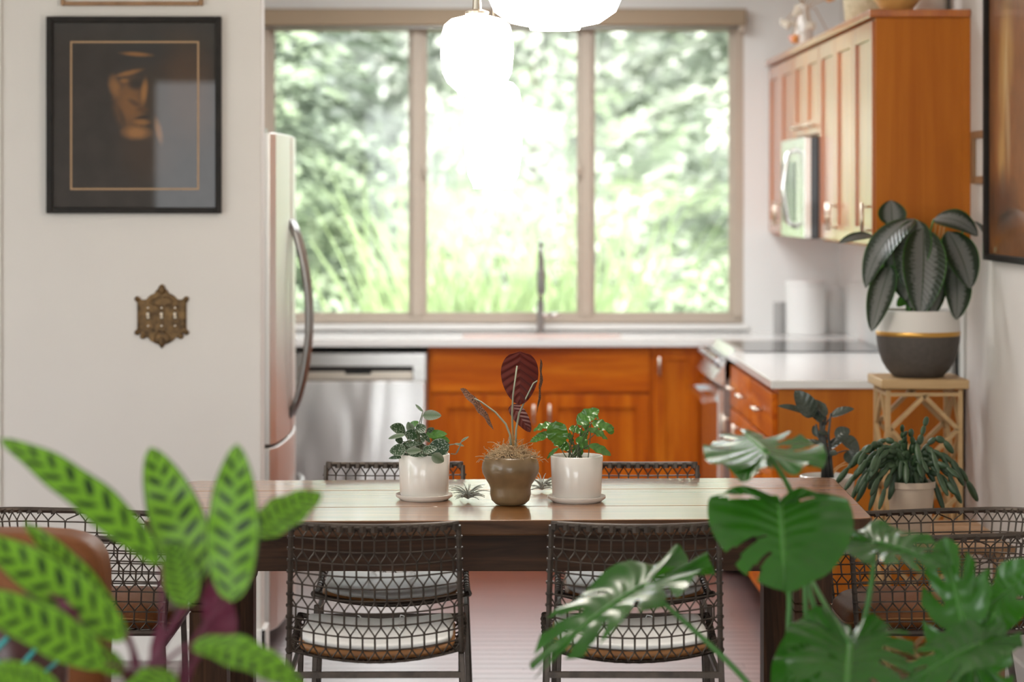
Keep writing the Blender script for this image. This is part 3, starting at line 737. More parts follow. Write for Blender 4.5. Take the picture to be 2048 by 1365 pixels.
# ------------------------------------------------------------------ pendant lamps over the table
def pendant(label, px, Y, prof, stem_r=.006):
    """prof: (half width px, y px) from bottom to top"""
    s = F/Y; x = (px-XC)/s; pr = [(w/s, EYE-(y-YC)/s) for w, y in prof]; zb = pr[0][1]; zt = pr[-1][1]
    t = thing('pendant_lamp', label, 'pendant lamp', (x, Y, zb), group='opal glass pendants over the table'); o = t.location
    MB(o).lathe(pr, (x, Y, 0), 48, cap0=True, cap1=True).build('shade', M['opal_glass'], t, smooth=True, angle=50)
    MB(o).lathe([(.030, zt), (.030, zt+.006), (.012, zt+.012), (.010, zt+.045)], (x, Y, 0), 20, cap1=True).build('cap', M['nickel'], t, smooth=True, angle=40)
    MB(o).tube([V(x, Y, zt+.02), V(x, Y, ZC)], stem_r, 10).build('stem', M['nickel'], t, smooth=True)
    MB(o).lathe([(.055, ZC-.018), (.06, ZC-.012), (.06, ZC)], (x, Y, 0), 24).build('canopy', M['nickel'], t)
pendant('rounded opal pendant lamp hanging highest on the left', 954, 6.10, [(38, 192), (40, 184), (60, 166), (70, 145), (73.5, 110), (73, 75), (66, 50), (52, 38), (25, 31), (8, 28)])
pendant('tall lantern shaped opal pendant lamp hanging lowest', 986.5, 6.42, [(40, 378), (41, 372), (51, 350), (57, 310), (58.5, 260), (58, 210), (52, 180), (40, 165), (15, 158), (6, 156)])
pendant('wide opal pendant lamp cut off by the top of the picture', 1110, 6.26, [(50, 60), (52, 54), (90, 46), (122, 24), (136, -8), (137, -35), (125, -70), (90, -95), (40, -108), (10, -112)])
# ------------------------------------------------------------------ things on the walls
def blobs(name, bgc, items, rough=.35, sc=1.0, xo=0., noise_amt=.25, axis=0, grain=None):
    """flat print: soft-edged patches of ink; item = (x, y, rx, ry, degrees, colour, strength) in print units"""
    t = NT(name); tc = t.n('ShaderNodeTexCoord'); sep = t.n('ShaderNodeSeparateXYZ'); t.l(tc.outputs['Object'], sep.inputs[0])
    nz = t.noise(tc.outputs['Object'], 14, 4); nz2 = t.noise(tc.outputs['Object'], 55, 3)
    X = t.math('MULTIPLY_ADD', sep.outputs[axis], sc, -xo); Z = t.math('MULTIPLY', sep.outputs[2], sc)
    c = t.mix(nz, [q*.6 for q in bgc], [q*1.5 for q in bgc])
    wob = t.math('MULTIPLY_ADD', nz2, noise_amt, -noise_amt/2)
    for x, y, rx, ry, dg, col, st in items:
        a = math.radians(dg); ca, sa = math.cos(a), math.sin(a)
        dx = t.math('SUBTRACT', X, x); dz = t.math('SUBTRACT', Z, y)
        p = t.math('DIVIDE', t.math('ADD', t.math('MULTIPLY', dx, ca), t.math('MULTIPLY', dz, sa)), rx)
        q = t.math('DIVIDE', t.math('SUBTRACT', t.math('MULTIPLY', dz, ca), t.math('MULTIPLY', dx, sa)), ry)
        r = t.math('SQRT', t.math('ADD', t.math('MULTIPLY', p, p), t.math('MULTIPLY', q, q)))
        mr = t.n('ShaderNodeMapRange', interpolation_type='SMOOTHSTEP'); t.l(t.math('ADD', r, wob), mr.inputs[0])
        for k, v_ in ((1, 1.3), (2, .25), (3, 0), (4, st*.9)): mr.inputs[k].default_value = v_
        c = t.mix(mr.outputs[0], c, col)
    t.set(col=c, rough=rough, coat=.5, coatr=.02, spec=.2); M[name] = t.m; return t.m
dk = (.020, .016, .014); og = (.30, .135, .04)
portrait = blobs('portrait_print', (.030, .022, .018), [
    (90, 40, 60, 110, 10, (.085, .042, .02), .7), (20, -60, 60, 70, 0, (.06, .032, .017), .6),
    (8, 118, 62, 34, 0, (.028, .024, .022), .95), (0, 60, 52, 38, 0, (.035, .03, .028), .9),
    (-4, 110, 30, 4.5, -4, og, .85), (8, 24, 48, 66, 0, (.045, .026, .014), .9),
    (-16, 20, 30, 52, 8, (.20, .088, .028), .95), (-44, 52, 11, 22, 10, og, .7), (-18, 76, 26, 5, 14, og, .8),
    (30, 30, 26, 56, 0, (.04, .024, .014), .75), (-6, 56, 15, 12, 0, dk, .95), (-26, 62, 9, 5, 0, og, .6), (10, 42, 7, 25, -6, og, .95), (-8, 22, 15, 6, -30, dk, .6),
    (6, 10, 13, 5, 0, (.09, .04, .015), .9), (8, -4, 17, 3.4, 8, dk, .95), (6, -13, 16, 6, 0, og, .75), (-4, -32, 28, 13, 0, (.33, .15, .05), .9), (36, -28, 7, 26, 12, (.28, .125, .04), .8), (-30, -2, 6, 22, 20, dk, .5)], sc=540.0, xo=8)
def frame4(t, x0, x1, z0, z1, w, y0, y1, m):
    o = t.location
    for a, b in (((x0, z0), (x0+w, z1)), ((x1-w, z0), (x1, z1)), ((x0+w, z0), (x1-w, z0+w)), ((x0+w, z1-w), (x1-w, z1))):
        MB(o).box((a[0], y0, a[1]), (b[0], y1, b[1])).build('frame_bar', M[m], t, bevel=.003)
a, b = P(95, 427, YP), P(444, 34, YP)
t = thing('framed_portrait', 'black framed dark print of a shadowed face on the partition wall', 'picture', ((a.x+b.x)/2, YP-.001, (a.z+b.z)/2)); o = t.location
frame4(t, a.x, b.x, a.z, b.z, .020, YP-.030, YP-.001, 'black_frame')
pr = MB().box((-(b.x-a.x)/2+.018, -.012, -(b.z-a.z)/2+.018), ((b.x-a.x)/2-.018, -.008, (b.z-a.z)/2-.018)).build('print', portrait, t)
g0, g1 = P(142, 380, YP), P(399, 83, YP); w = .0055
mat('gold_line', (.40, .24, .12), .5)
for q in (((g0.x, g0.z), (g0.x+w, g1.z)), ((g1.x-w, g0.z), (g1.x, g1.z)), ((g0.x+w, g0.z), (g1.x-w, g0.z+w)), ((g0.x+w, g1.z-w), (g1.x-w, g1.z))):
    MB(o).box((q[0][0], YP-.0142, q[0][1]), (q[1][0], YP-.0131, q[1][1])).build('gilt_line', M['gold_line'], t)
a, b = P(123, 12, YP), P(407, -240, YP)
t = thing('framed_picture', 'brown wooden frame with pale mat hanging above the dark portrait', 'picture', ((a.x+b.x)/2, YP-.001, a.z)); o = t.location
frame4(t, a.x, b.x, a.z, b.z, .014, YP-.022, YP-.001, 'stool_wood')
MB(o).box((a.x+.012, YP-.010, a.z+.012), (b.x-.012, YP-.006, b.z-.012)).build('mat_board', M['pot_white'], t)
MB(o).box((a.x+.08, YP-.0115, a.z+.08), (b.x-.08, YP-.0102, b.z-.08)).build('print', M['bamboo_wood'], t)
# ornate switch plate
c = P(324, 632, YP); t = thing('switch_plate', 'ornate aged brass plate with three toggle switches below the portrait', 'switch plate', (c.x, YP, c.z)); o = t.location
s = F/YP; half = [(0, 64), (5, 60), (7, 54), (12, 50), (14, 45), (22, 42), (28, 37), (31, 33), (40, 32), (45, 37), (51, 36), (52, 30), (49, 25), (49, -25), (52, -32), (48, -37), (42, -34), (41, -43), (34, -45), (29, -42), (22, -50), (13, -55), (6, -57), (3, -62), (0, -66)]
poly = [(x, y) for x, y in half]+[(-x, y) for x, y in half[::-1][1:-1]]
MB().prism([(x/s, y/s) for x, y in poly[::-1]], -.008, -.0005).build('plate', M['brass_old'], t, bevel=.002)
for sx in (-1, 1):
    for x, y in ((49, 34), (49, -33), (38, -41)): MB().ellipsoid((sx*x/s, -.008, y/s), (5.5/s, .005, 5.5/s)).build('corner_knob', M['brass_old'], t, smooth=True)
    MB().tube([V(sx*(4+20*math.sin(k*.5))/s, -.009, (38-3*k)/s) for k in range(7)], .0022, 6).build('scroll', M['brass_old'], t, smooth=True)
    MB().tube([V(sx*(3+13*abs(math.sin(k*.55)))/s, -.009, (-30-5*k)/s) for k in range(6)], .0026, 6).build('scroll', M['brass_old'], t, smooth=True)
    MB().tube([V(sx*46/s, -.008, -26/s), V(sx*46/s, -.008, 26/s)], .002, 6).build('edge_bead', M['brass_old'], t, smooth=True)
for z, r_ in ((52, 8), (-52, 7)): MB().ellipsoid((0, -.008, z/s), (r_/s, .004, 9/s)).build('finial', M['brass_old'], t, smooth=True)
for k in (-27, 0, 27):
    tg = MB().box((k/s-.0055, -.010, -.011), (k/s+.0055, -.007, .013)).build('toggle_slot', M['black_matte'], t)
    mb = MB(); mb.bar((k/s, -.008, .002), (k/s, -.022, .007), .0075, .009); mb.box((k/s-.0042, -.0115, -.008), (k/s+.0042, -.0098, .011)); mb.build('toggle', M['ivory'], tg, bevel=.001)
    for z in (16, -20): MB().ellipsoid((k/s, -.0085, z/s), (.0035, .002, .0035)).build('screw', M['nickel'], t)
# picture on the right wall
goldc = (.50, .31, .11); pal = (.60, .46, .26)
poster = blobs('poster_print', (.20, .075, .022), [
    (-30, 150, 70, 110, 0, goldc, .95), (10, 40, 45, 150, 6, goldc, .9), (-45, 10, 22, 120, -4, pal, .6), (-25, 120, 12, 90, 8, pal, .7), (15, 90, 10, 110, -5, (.34, .17, .045), .7), (-55, 100, 8, 80, 0, (.30, .14, .04), .7),
    (40, -10, 35, 80, 0, (.24, .09, .03), .8), (10, -60, 40, 60, -10, goldc, .8), (0, -150, 160, 60, 0, (.020, .018, .018), .97), (0, -110, 30, 40, 0, (.07, .066, .06), .6)], sc=610.0, axis=1, xo=85)
yA, yB = 1.645*F/(1975-XC), 6.75
zb_ = 1.345; zt_ = 2.33
t = thing('framed_poster', 'large black framed poster with golden drapery shapes on the right wall', 'picture', (XR-.001, (yA+yB)/2, (zb_+zt_)/2)); o = t.location
for q in (((yA-.024, zb_), (yA, zt_)), ((yB, zb_), (yB+.024, zt_)), ((yB+.024, zb_), (yA-.024, zb_+.022)), ((yB+.024, zt_-.022), (yA-.024, zt_))):
    MB(o).box((XR-.030, q[0][0], q[0][1]), (XR-.001, q[1][0], q[1][1])).build('frame_bar', M['black_frame'], t, bevel=.003)
mb = MB((XR, 7.62, 1.78)); mb.box((XR-.012, yB+.02, zb_+.02), (XR-.008, yA-.02, zt_-.05)); pr = mb.build('print', poster, t); pr.location = V(XR, 7.62, 1.78)-o
MB(o).box((XR-.013, yB+.02, zt_-.05), (XR-.008, yA-.02, zt_-.02)).build('mat_strip', M['pot_white'], t)
ya, yb = 1.648*F/(1945-XC), 1.648*F/(1978-XC)
za, zb2 = P(0, 368, ya).z, P(0, 264, ya).z
t = thing('framed_print', 'small narrow wooden frame between wall cabinet and poster', 'picture', (XR-.001, (ya+yb)/2, (za+zb2)/2)); o = t.location
for q in (((yb, za), (yb+.03, zb2)), ((ya-.05, za), (ya, zb2)), ((yb+.03, za), (ya-.05, za+.025)), ((yb+.03, zb2-.025), (ya-.05, zb2))):
    MB(o).box((XR-.018, q[0][0], q[0][1]), (XR-.001, q[1][0], q[1][1])).build('frame_bar', M['stool_wood'], t, bevel=.002)
MB(o).box((XR-.008, yb+.02, za+.02), (XR-.005, ya-.04, zb2-.02)).build('print', M['pot_white'], t)
# ------------------------------------------------------------------ leaves
def pf(kind, t):
    if kind == 'lance': return math.sin(PI*t**.85)**.58*(1-.1*t) if 0 < t < 1 else 0
    if kind == 'oval': return math.sin(PI*t**.8)**.62 if 0 < t < 1 else 0
    if kind == 'heart': return math.sin(PI*t**.72)**.55 if 0 < t < 1 else 0
    if kind == 'blade': return (1-t)**.7
    return math.sin(PI*t)
def make_leaf(parent, org, base, tip, width, m, kind='oval', nrm=None, bend=.1, fold=.2, wave=0., droop=0., n=14, mm=4, name='leaf', twist=0., ph=0.):
    base, tip = Vector(base), Vector(tip); ax = tip-base; L = ax.length; a = ax/L
    nrm = Vector(nrm) if nrm else V(0, -.75, .65)
    sd = a.cross(nrm)
    if sd.length < .05: sd = a.cross(V(.3, -.5, .8))
    sd.normalize(); nn = sd.cross(a).normalized()
    vs = []; uv = []; K = 2*mm+1
    for i in range(n+1):
        t = i/n; w = width/2*max(pf(kind, t), .012); c = base+ax*t+nn*(bend*L*4*t*(1-t))+V(0, 0, -droop*L*t*t)
        tw = twist*t; s2 = sd*math.cos(tw)+nn*math.sin(tw); n2 = nn*math.cos(tw)-sd*math.sin(tw)
        for j in range(-mm, mm+1):
            u = j/mm
            vs.append(c+s2*(u*w)+n2*(fold*abs(u)**1.3*w+wave*w*abs(u)*math.sin(t*19+ph+(u > 0)*1.7)))
            uv.append((.5+u/2, t))
    fs = [(i*K+j, i*K+j+1, (i+1)*K+j+1, (i+1)*K+j) for i in range(n) for j in range(K-1)]
    return MB(org).add(vs, fs, uv).build(name, m, parent, smooth=True)
def petiole(parent, org, pts, r0, r1, m, name='petiole', n=10):
    pts = [Vector(p) for p in pts]
    if len(pts) == 3:
        a, b, c = pts; pts = [a*(1-t)**2+b*2*t*(1-t)+c*t*t for t in [k/n for k in range(n+1)]]
    k = len(pts); return MB(org).tube(pts, [r0+(r1-r0)*i/(k-1) for i in range(k)], 7).build(name, m, parent, smooth=True)
# leaf materials
def c_calathea(t, u, v, s):
    g = t.mix(t.noise(t.coord('UV', (9, 22, 1)), 1.6, 3), (.085, .29, .010), (.31, .62, .04))
    side = t.math('GREATER_THAN', s, .5)
    ph = t.math('ADD', t.math('MULTIPLY', t.math('SUBTRACT', v, t.math('MULTIPLY', u, .10)), 9.0), t.math('MULTIPLY', side, .5))
    w = t.math('ABSOLUTE', t.math('SUBTRACT', t.math('FRACT', ph), .5))
    dv = t.math('DIVIDE', w, t.math('MULTIPLY_ADD', t.noise(t.coord('UV', (2, 7, 1)), 1.0, 1), .30, .06)); du = t.math('DIVIDE', t.math('SUBTRACT', u, .40), .36)
    r = t.math('ADD', t.math('MULTIPLY', dv, dv), t.math('MULTIPLY', du, du))
    mr = t.n('ShaderNodeMapRange', interpolation_type='SMOOTHSTEP'); t.l(r, mr.inputs[0])
    for k, x in ((1, .6), (2, 1.5), (3, 1), (4, 0)): mr.inputs[k].default_value = x
    c = t.mix(mr.outputs[0], g, (.006, .028, .008))
    ed = t.math('GREATER_THAN', u, .93); return t.mix(ed, c, (.035, .05, .03))
leafmat('calathea_leaf', c_calathea, .35, back=(.16, .02, .05), trans=.35, veins=24, bump=.1)
leafmat('calathea_purple', lambda t, u, v, s: (.16, .02, .055), .5, trans=.2)
def c_mon(t, u, v, s):
    c = t.mix(t.noise(t.coord('Object'), 14, 2), (.018, .090, .010), (.038, .175, .016))
    mid = t.math('LESS_THAN', u, .045); return t.mix(mid, c, (.11, .34, .05))
leafmat('monstera_leaf', c_mon, .25, trans=.25, spec=.7, bump=.35, tcol=(.09, .40, .015), veins=13)
mat('monstera_stem', (.075, .22, .045), .45)
def c_agl(t, u, v, s):
    nz = t.noise(t.coord('UV', (3, 26, 1)), 2.2, 3)
    e = t.math('ADD', u, t.math('MULTIPLY_ADD', nz, .9, -.45))
    mr = t.n('ShaderNodeMapRange'); t.l(e, mr.inputs[0])
    for k, x in ((1, .42), (2, .62), (3, 1), (4, 0)): mr.inputs[k].default_value = x
    c = t.mix(mr.outputs[0], (.016, .030, .014), (.165, .17, .16))
    c = t.mix(t.math('GREATER_THAN', u, .94), c, (.03, .11, .01)); return t.mix(t.math('LESS_THAN', u, .03), c, (.03, .05, .02))
leafmat('aglaonema_leaf', c_agl, .33, back=(.06, .16, .02), trans=.12, veins=16)
def c_satin(t, u, v, s):
    vo = t.n('ShaderNodeTexVoronoi'); t.l(t.coord('UV', (7, 9, 1)), vo.inputs[0]); vo.inputs['Scale'].default_value = 1.4
    f = t.math('LESS_THAN', vo.outputs['Distance'], .34); c = t.mix(f, (.020, .055, .016), (.30, .34, .28))
    return t.mix(t.math('GREATER_THAN', u, .92), c, (.24, .28, .22))
leafmat('satin_leaf', c_satin, .38, back=(.16, .22, .12), trans=.15, veins=5)
leafmat('satin_pale', lambda t, u, v, s: t.mix(u, (.11, .17, .085), (.27, .31, .235)), .45, trans=.22)
leafmat('green_leaf', lambda t, u, v, s: t.mix(t.noise(t.coord('UV', (4, 8, 1)), 2, 2), (.035, .13, .015), (.11, .27, .04)), .22, back=(.14, .30, .06), trans=.25, spec=.8, veins=5, bump=.18)
leafmat('alocasia_leaf', lambda t, u, v, s: t.mix(t.math('GREATER_THAN', t.math('SINE', t.math('MULTIPLY', t.math('SUBTRACT', v, t.math('MULTIPLY', u, .25)), 44)), .88), (.085, .014, .010), (.045, .008, .007)), .45, spec=.2, back=(.085, .014, .010), trans=.12, veins=7, bump=.4, tcol=(.30, .03, .01))
leafmat('alocasia_top', lambda t, u, v, s: t.ramp(t.noise(t.coord('UV', (3, 9, 1)), 4, 3), [(.42, (.025, .008, .006)), (.58, (.24, .12, .07))]), .6, trans=.1, spec=.08)
mat('alocasia_stem', (.30, .31, .22), .45)
mat('sheath', (.50, .26, .08), .5)
leafmat('dark_leaf', lambda t, u, v, s: t.mix(t.noise(t.coord('UV', (3, 5, 1)), 3, 3), (.022, .035, .022), (.075, .085, .07)), .25, trans=.12, veins=5)
mottled('dark_stem', (.03, .032, .03), (.06, .06, .055), 30, .5)
mottled('cactus_green', (.020, .045, .018), (.045, .085, .035), 25, .4)
mottled('air_plant_grey', (.22, .23, .20), (.38, .39, .34), 20, .7)
mat('thin_stem', (.10, .12, .06), .5)
def zz(off, sc): return lambda x, y: (off[0]+x/sc, off[1]+y/sc)
# ------------------------------------------------------------------ pots on the table
def white_pot(label, px, Y, wtop, wbot, ytop):
    s = F/Y; x = (px-XC)/s; t = thing('plant_pot', label, 'plant pot', (x, Y, TZ), group='white pots with saucers on the table')
    r1, r0 = wtop/2/s, wbot/2/s; z1 = .012+.108
    MB().lathe([(r0*.96, .013), (r0, .017), (r1, z1-.002), (r1-.002, z1), (r1-.004, z1), (r1-.006, z1-.004), (r1-.006, z1-.02)], n=56).build('pot', M['ceramic_white'], t, smooth=True, angle=50)
    MB().lathe([(r0*.98, 0), (r0*1.0, .001), (r1*1.10, .009), (r1*1.115, .015), (r1*1.10, .0155), (r1*1.04, .008), (r1*.8, .0065)], n=56, cap1=True).build('saucer', M['ceramic_white'], t, smooth=True, angle=50)
    MB().lathe([(r1-.0065, z1-.016), (.001, z1-.012)], n=40).build('soil', M['soil'], t)
    return t, V(x, Y, TZ+z1-.013), s
satin, sb_, ss = white_pot('white ceramic pot with a silver-spotted trailing plant, left on table', 848.5, 6.33, 103, 97, 912)
Z3 = zz((740, 680), 3.792)
def put(parent, zf, base, tip, wz, Y, m, sc, stem=None, sm='thin_stem', dY=0., sr=.0012, **kw):
    o = parent.location; b = P(*zf(*base), Y+random.uniform(-.02, .02)); e = P(*zf(*tip), Y+dY+random.uniform(-.02, .02))
    make_leaf(parent, o, b, e, wz*1.28/sc*Y/F, M[m], **kw)
    if stem is not None: petiole(parent, o, [stem, (stem+b)/2+V(random.uniform(-.01, .01), random.uniform(-.01, .01), .012), b], sr*1.2, sr, M[sm])
for base, tip, w_, m, Yd in [((400, 572), (542, 576), 62, 'satin_pale', 0), ((402, 545), (344, 490), 18, 'satin_pale', 0), ((270, 700), (150, 662), 78, 'satin_leaf', -.02), ((265, 722), (138, 752), 34, 'satin_pale', -.03),
        ((325, 700), (288, 622), 52, 'satin_pale', 0), ((350, 690), (425, 658), 66, 'satin_leaf', -.03), ((265, 725), (388, 712), 70, 'satin_leaf', -.02), ((420, 725), (586, 716), 56, 'green_leaf', 0), ((375, 700), (458, 782), 38, 'satin_leaf', -.04),
        ((600, 790), (428, 868), 112, 'satin_leaf', -.02), ((275, 838), (148, 846), 82, 'satin_leaf', -.03), ((265, 800), (398, 790), 36, 'satin_leaf', -.05), ((275, 848), (392, 838), 44, 'satin_pale', -.06), ((398, 850), (512, 820), 56, 'satin_leaf', -.06),
        ((300, 868), (140, 902), 32, 'satin_leaf', -.04), ((290, 868), (430, 882), 36, 'satin_leaf', -.05), ((470, 872), (560, 925), 66, 'satin_pale', -.06), ((250, 770), (190, 760), 46, 'satin_leaf', 0), ((300, 660), (370, 622), 40, 'green_leaf', .03), ((430, 700), (490, 672), 34, 'satin_leaf', .02),
        ((470, 745), (605, 770), 60, 'green_leaf', .02), ((330, 780), (420, 760), 60, 'satin_leaf', .0), ((240, 840), (330, 770), 60, 'satin_leaf', .02), ((420, 800), (350, 850), 60, 'satin_leaf', .0)]:
    put(satin, Z3, base, tip, w_, 6.33+Yd, m, 3.792, stem=sb_+V(random.uniform(-.03, .03), random.uniform(-.03, .03), -.006), kind='oval', bend=.06, fold=.12, nrm=V(random.uniform(-.4, .4), -.85, random.uniform(.2, .7)))
petiole(satin, satin.location, [P(*Z3(q), 6.31) for q in ()] or [P(*Z3(590, 800), 6.31), P(*Z3(690, 785), 6.29), P(*Z3(650, 868), 6.3), P(*Z3(612, 866), 6.31)], .0016, .0012, M['satin_pale'], 'runner')
for b, e, w_ in (((690, 775), (750, 735), 16), ((640, 790), (715, 808), 18)): put(satin, Z3, b, e, w_, 6.30, 'satin_pale', 3.792, kind='oval', bend=.05)
petiole(satin, satin.location, [P(*Z3(690, 775), 6.3), P(*Z3(685, 810), 6.3), P(*Z3(660, 860), 6.3)], .0012, .0012, M['satin_pale'], 'runner')
gp, gb_, gs = white_pot('white ceramic pot with a wavy green leafy plant, right on table', 1153.5, 6.29, 105, 98, 908)
for i, (base, tip, w_) in enumerate([((1392, 645), (1238, 692), 58), ((1408, 618), (1440, 802), 128), ((1372, 708), (1214, 776), 50), ((1570, 640), (1738, 528), 92), ((1672, 560), (1738, 600), 62), ((1680, 630), (1842, 690), 70), ((1655, 680), (1802, 758), 62),
        ((1612, 640), (1660, 700), 66), ((1508, 676), (1618, 702), 56), ((1488, 770), (1392, 800), 54), ((1430, 818), (1342, 905), 26), ((1560, 752), (1660, 828), 72), ((1660, 800), (1828, 878), 56), ((1550, 800), (1600, 885), 76), ((1496, 712), (1534, 798), 56), ((1432, 790), (1520, 832), 66), ((1600, 700), (1640, 760), 60), ((1790, 640), (1842, 715), 50)]):
    put(gp, Z3, base, tip, w_, 6.29+(-.04 if i in (1, 3, 6, 11, 12) else .01), 'green_leaf', 3.792, stem=gb_+V(random.uniform(-.03, .03), random.uniform(-.02, .02), -.006), kind='oval', bend=.08, fold=.15, wave=.22, ph=i*1.3, nrm=V(random.uniform(-.3, .3), -.7, random.uniform(.3, .9)), n=18)
# bronze pot with the red-backed plant
YA = 6.22; s = F/YA; xa = (1021-XC)/s
al = thing('plant_pot', 'bulbous bronze glazed pot with moss and tall red-backed leaves, centre of table', 'plant pot', (xa, YA, TZ))
def zy(py): return (1010-py)/s*.985
prof = [(26, 1009), (30, 1008), (38, 1000), (41, 988), (40.5, 976), (43, 968), (50, 957), (56, 945), (57.5, 935), (56, 924), (51, 914), (48, 911), (45, 911), (43, 915)]
MB().lathe([(w_/s, zy(y)) for w_, y in prof], n=56).build('pot', M['bronze_glaze'], al, smooth=True)
MB().lathe([(44/s, zy(916)), (30/s, zy(911)), (.001, zy(908))], n=32).build('soil', M['soil'], al, smooth=True)
mb = MB()
for k in range(420):
    a = random.uniform(0, 2*PI); r = math.sqrt(random.random())*.059; x, y = r*math.cos(a), r*math.sin(a); z = zy(913)+.036*max(0, 1-(r/.055)**2)*random.uniform(.2, 1)
    pts = []; d = V(random.uniform(-1, 1), random.uniform(-1, 1), random.uniform(-.3, .5)).normalized(); p = V(x, y, z); L = random.uniform(.018, .045)
    for q in range(6):
        pts.append(p.copy()); d = (d+V(random.uniform(-.8, .8), random.uniform(-.8, .8), random.uniform(-.6, .5))).normalized(); p += d*L/5
        if p.z < zy(914): p.z = zy(914)+.002
    mb.tube(pts, .0008, 4)
for a, L in ((.2, .07), (-.4, .06), (2.9, .06), (3.4, .055)):
    mb.tube([V(.04*math.cos(a)+L*.14*q*math.cos(a), -.02, zy(912)+.006*math.sin(q*1.6)-.002*q) for q in range(7)], .0007, 4)
tag(mb.build('moss', M['moss'], al), 'dry tan moss', kind='stuff')
ao = al.location; root = V(xa, YA, TZ+zy(905))
def shield(parent, top, tip, att, w, m, nrm, Ys, name='leaf', bend=.06, fold=.12):
    return make_leaf(parent, parent.location, top, tip, w, M[m], 'heart', nrm=nrm, bend=bend, fold=fold, n=20, mm=5, name=name)
shield(al, P(*Z3(1138, 90), 6.22), P(*Z3(1136, 496), 6.19), None, 286/3.792*YA/F, 'alocasia_leaf', V(.05, -.95, .15), 0, bend=-.05, fold=-.10)
petiole(al, ao, [P(*Z3(1115, 198), 6.18), P(*Z3(1085, 420), 6.17), P(*Z3(1078, 560), 6.19), P(*Z3(1086, 820), 6.22)], .0020, .0028, M['alocasia_stem'])
shield(al, P(*Z3(1072, 492), 6.27), P(*Z3(1216, 702), 6.23), None, 120/3.792*YA/F, 'alocasia_leaf', V(.2, -.9, .3), 0, bend=.03)
for pts in ([(790, 447), (840, 470), (950, 550), (1030, 640), (1062, 720), (1068, 800)], [(1270, 312), (1240, 330), (1180, 450), (1130, 560), (1108, 680), (1104, 810)]):
    petiole(al, ao, [P(*Z3(*q), 6.20) for q in pts], .0020, .0030, M['alocasia_stem'])
petiole(al, ao, [P(*Z3(1075, 560), 6.20), P(*Z3(1075, 700), 6.2), P(*Z3(1090, 820), 6.21)], .0012, .0034, M['sheath'], 'sheath')
make_leaf(al, ao, P(*Z3(683, 372), 6.20), P(*Z3(938, 686), 6.22), .085, M['alocasia_top'], 'oval', nrm=V(.76, -.16, .61), bend=.03, fold=.1, n=20, wave=.05)
make_leaf(al, ao, P(*Z3(1292, 142), 6.20), P(*Z3(1264, 562), 6.20), .085, M['alocasia_top'], 'oval', nrm=V(1, -.10, -.07), bend=.015, fold=.08, n=20, wave=.05)
# air plants
def air_plant(label, px, py, Y, R, n, seed):
    rnd = random.Random(seed); c = P(px, py, Y); c.z = TZ+.004; t = thing('air_plant', label, 'air plant', c, group='air plants on the table')
    for k in range(n):
        a = rnd.uniform(0, 2*PI); el = rnd.uniform(.1, 1.3); L = R*rnd.uniform(.6, 1.15); pts = []; p = V(0, 0, .003); d = V(math.cos(a)*math.cos(el), math.sin(a)*math.cos(el)*.8, math.sin(el)+.25).normalized()
        for q in range(8):
            pts.append(p.copy()); p = p+d*L/7; d = (d+V(math.cos(a)*.10, math.sin(a)*.10, -.17)).normalized()
            p.z = max(p.z, .002)
        MB().tube(pts, [.0024*(1-q/8)+.0004 for q in range(8)], 5).build('blade', M['air_plant_grey'], t, smooth=True)
air_plant('spiky grey air plant lying between the left pot and the bronze pot', 936, 998, 6.30, .057, 34, 3)
air_plant('spiky grey air plant behind the bronze pot and right pot', 1084, 978, 6.50, .058, 28, 5)
# ------------------------------------------------------------------ plant stand by the right wall
sx0, sx1, sy0, sy1, sz = P(1763, 0, 7.93).x, P(1939, 0, 7.93).x, 7.93, 8.225, .953
t = thing('plant_stand', 'tall wooden stand with diamond lattice sides against the right wall', 'plant stand', ((sx0+sx1)/2, (sy0+sy1)/2, 0)); o = t.location
MB(o).box((sx0, sy0, sz-.031), (sx1, sy1, sz)).build('top', M['bamboo_wood'], t, bevel=.004)
a0, a1, b0, b1 = sx0+.018, sx1-.018, sy0+.016, sy1-.016; bw = .015
for x in (a0, a1-bw):
    for y in (b0, b1-bw): MB(o).box((x, y, 0), (x+bw, y+bw, sz-.034)).build('post', M['bamboo_wood'], t, bevel=.0015)
def lattice(p, q, nrm):
    p = Vector(p); q = Vector(q)
    for zr in (sz-.050, .02): MB(o).bar(p+V(0, 0, zr), q+V(0, 0, zr), .012, .012).build('rail', M['bamboo_wood'], t)
    H_ = (sz-.075)/4; m_ = (p+q)/2
    for k in range(4):
        z0 = .02+k*H_; z1 = z0+H_; zc = (z0+z1)/2
        for u, v in (((m_, z1), (p, zc)), ((p, zc), (m_, z0)), ((m_, z0), (q, zc)), ((q, zc), (m_, z1))):
            MB(o).bar(u[0]+V(0, 0, u[1]), v[0]+V(0, 0, v[1]), .014, .012, nrm).build('lattice_bar', M['bamboo_wood'], t)
g = bw/2
lattice((a0+bw, b0+g, 0), (a1-bw, b0+g, 0), (0, 1, 0)); lattice((a0+bw, b1-g, 0), (a1-bw, b1-g, 0), (0, 1, 0)); lattice((a0+g, b0+bw, 0), (a0+g, b1-bw, 0), (1, 0, 0)); lattice((a1-g, b0+bw, 0), (a1-g, b1-bw, 0), (1, 0, 0))
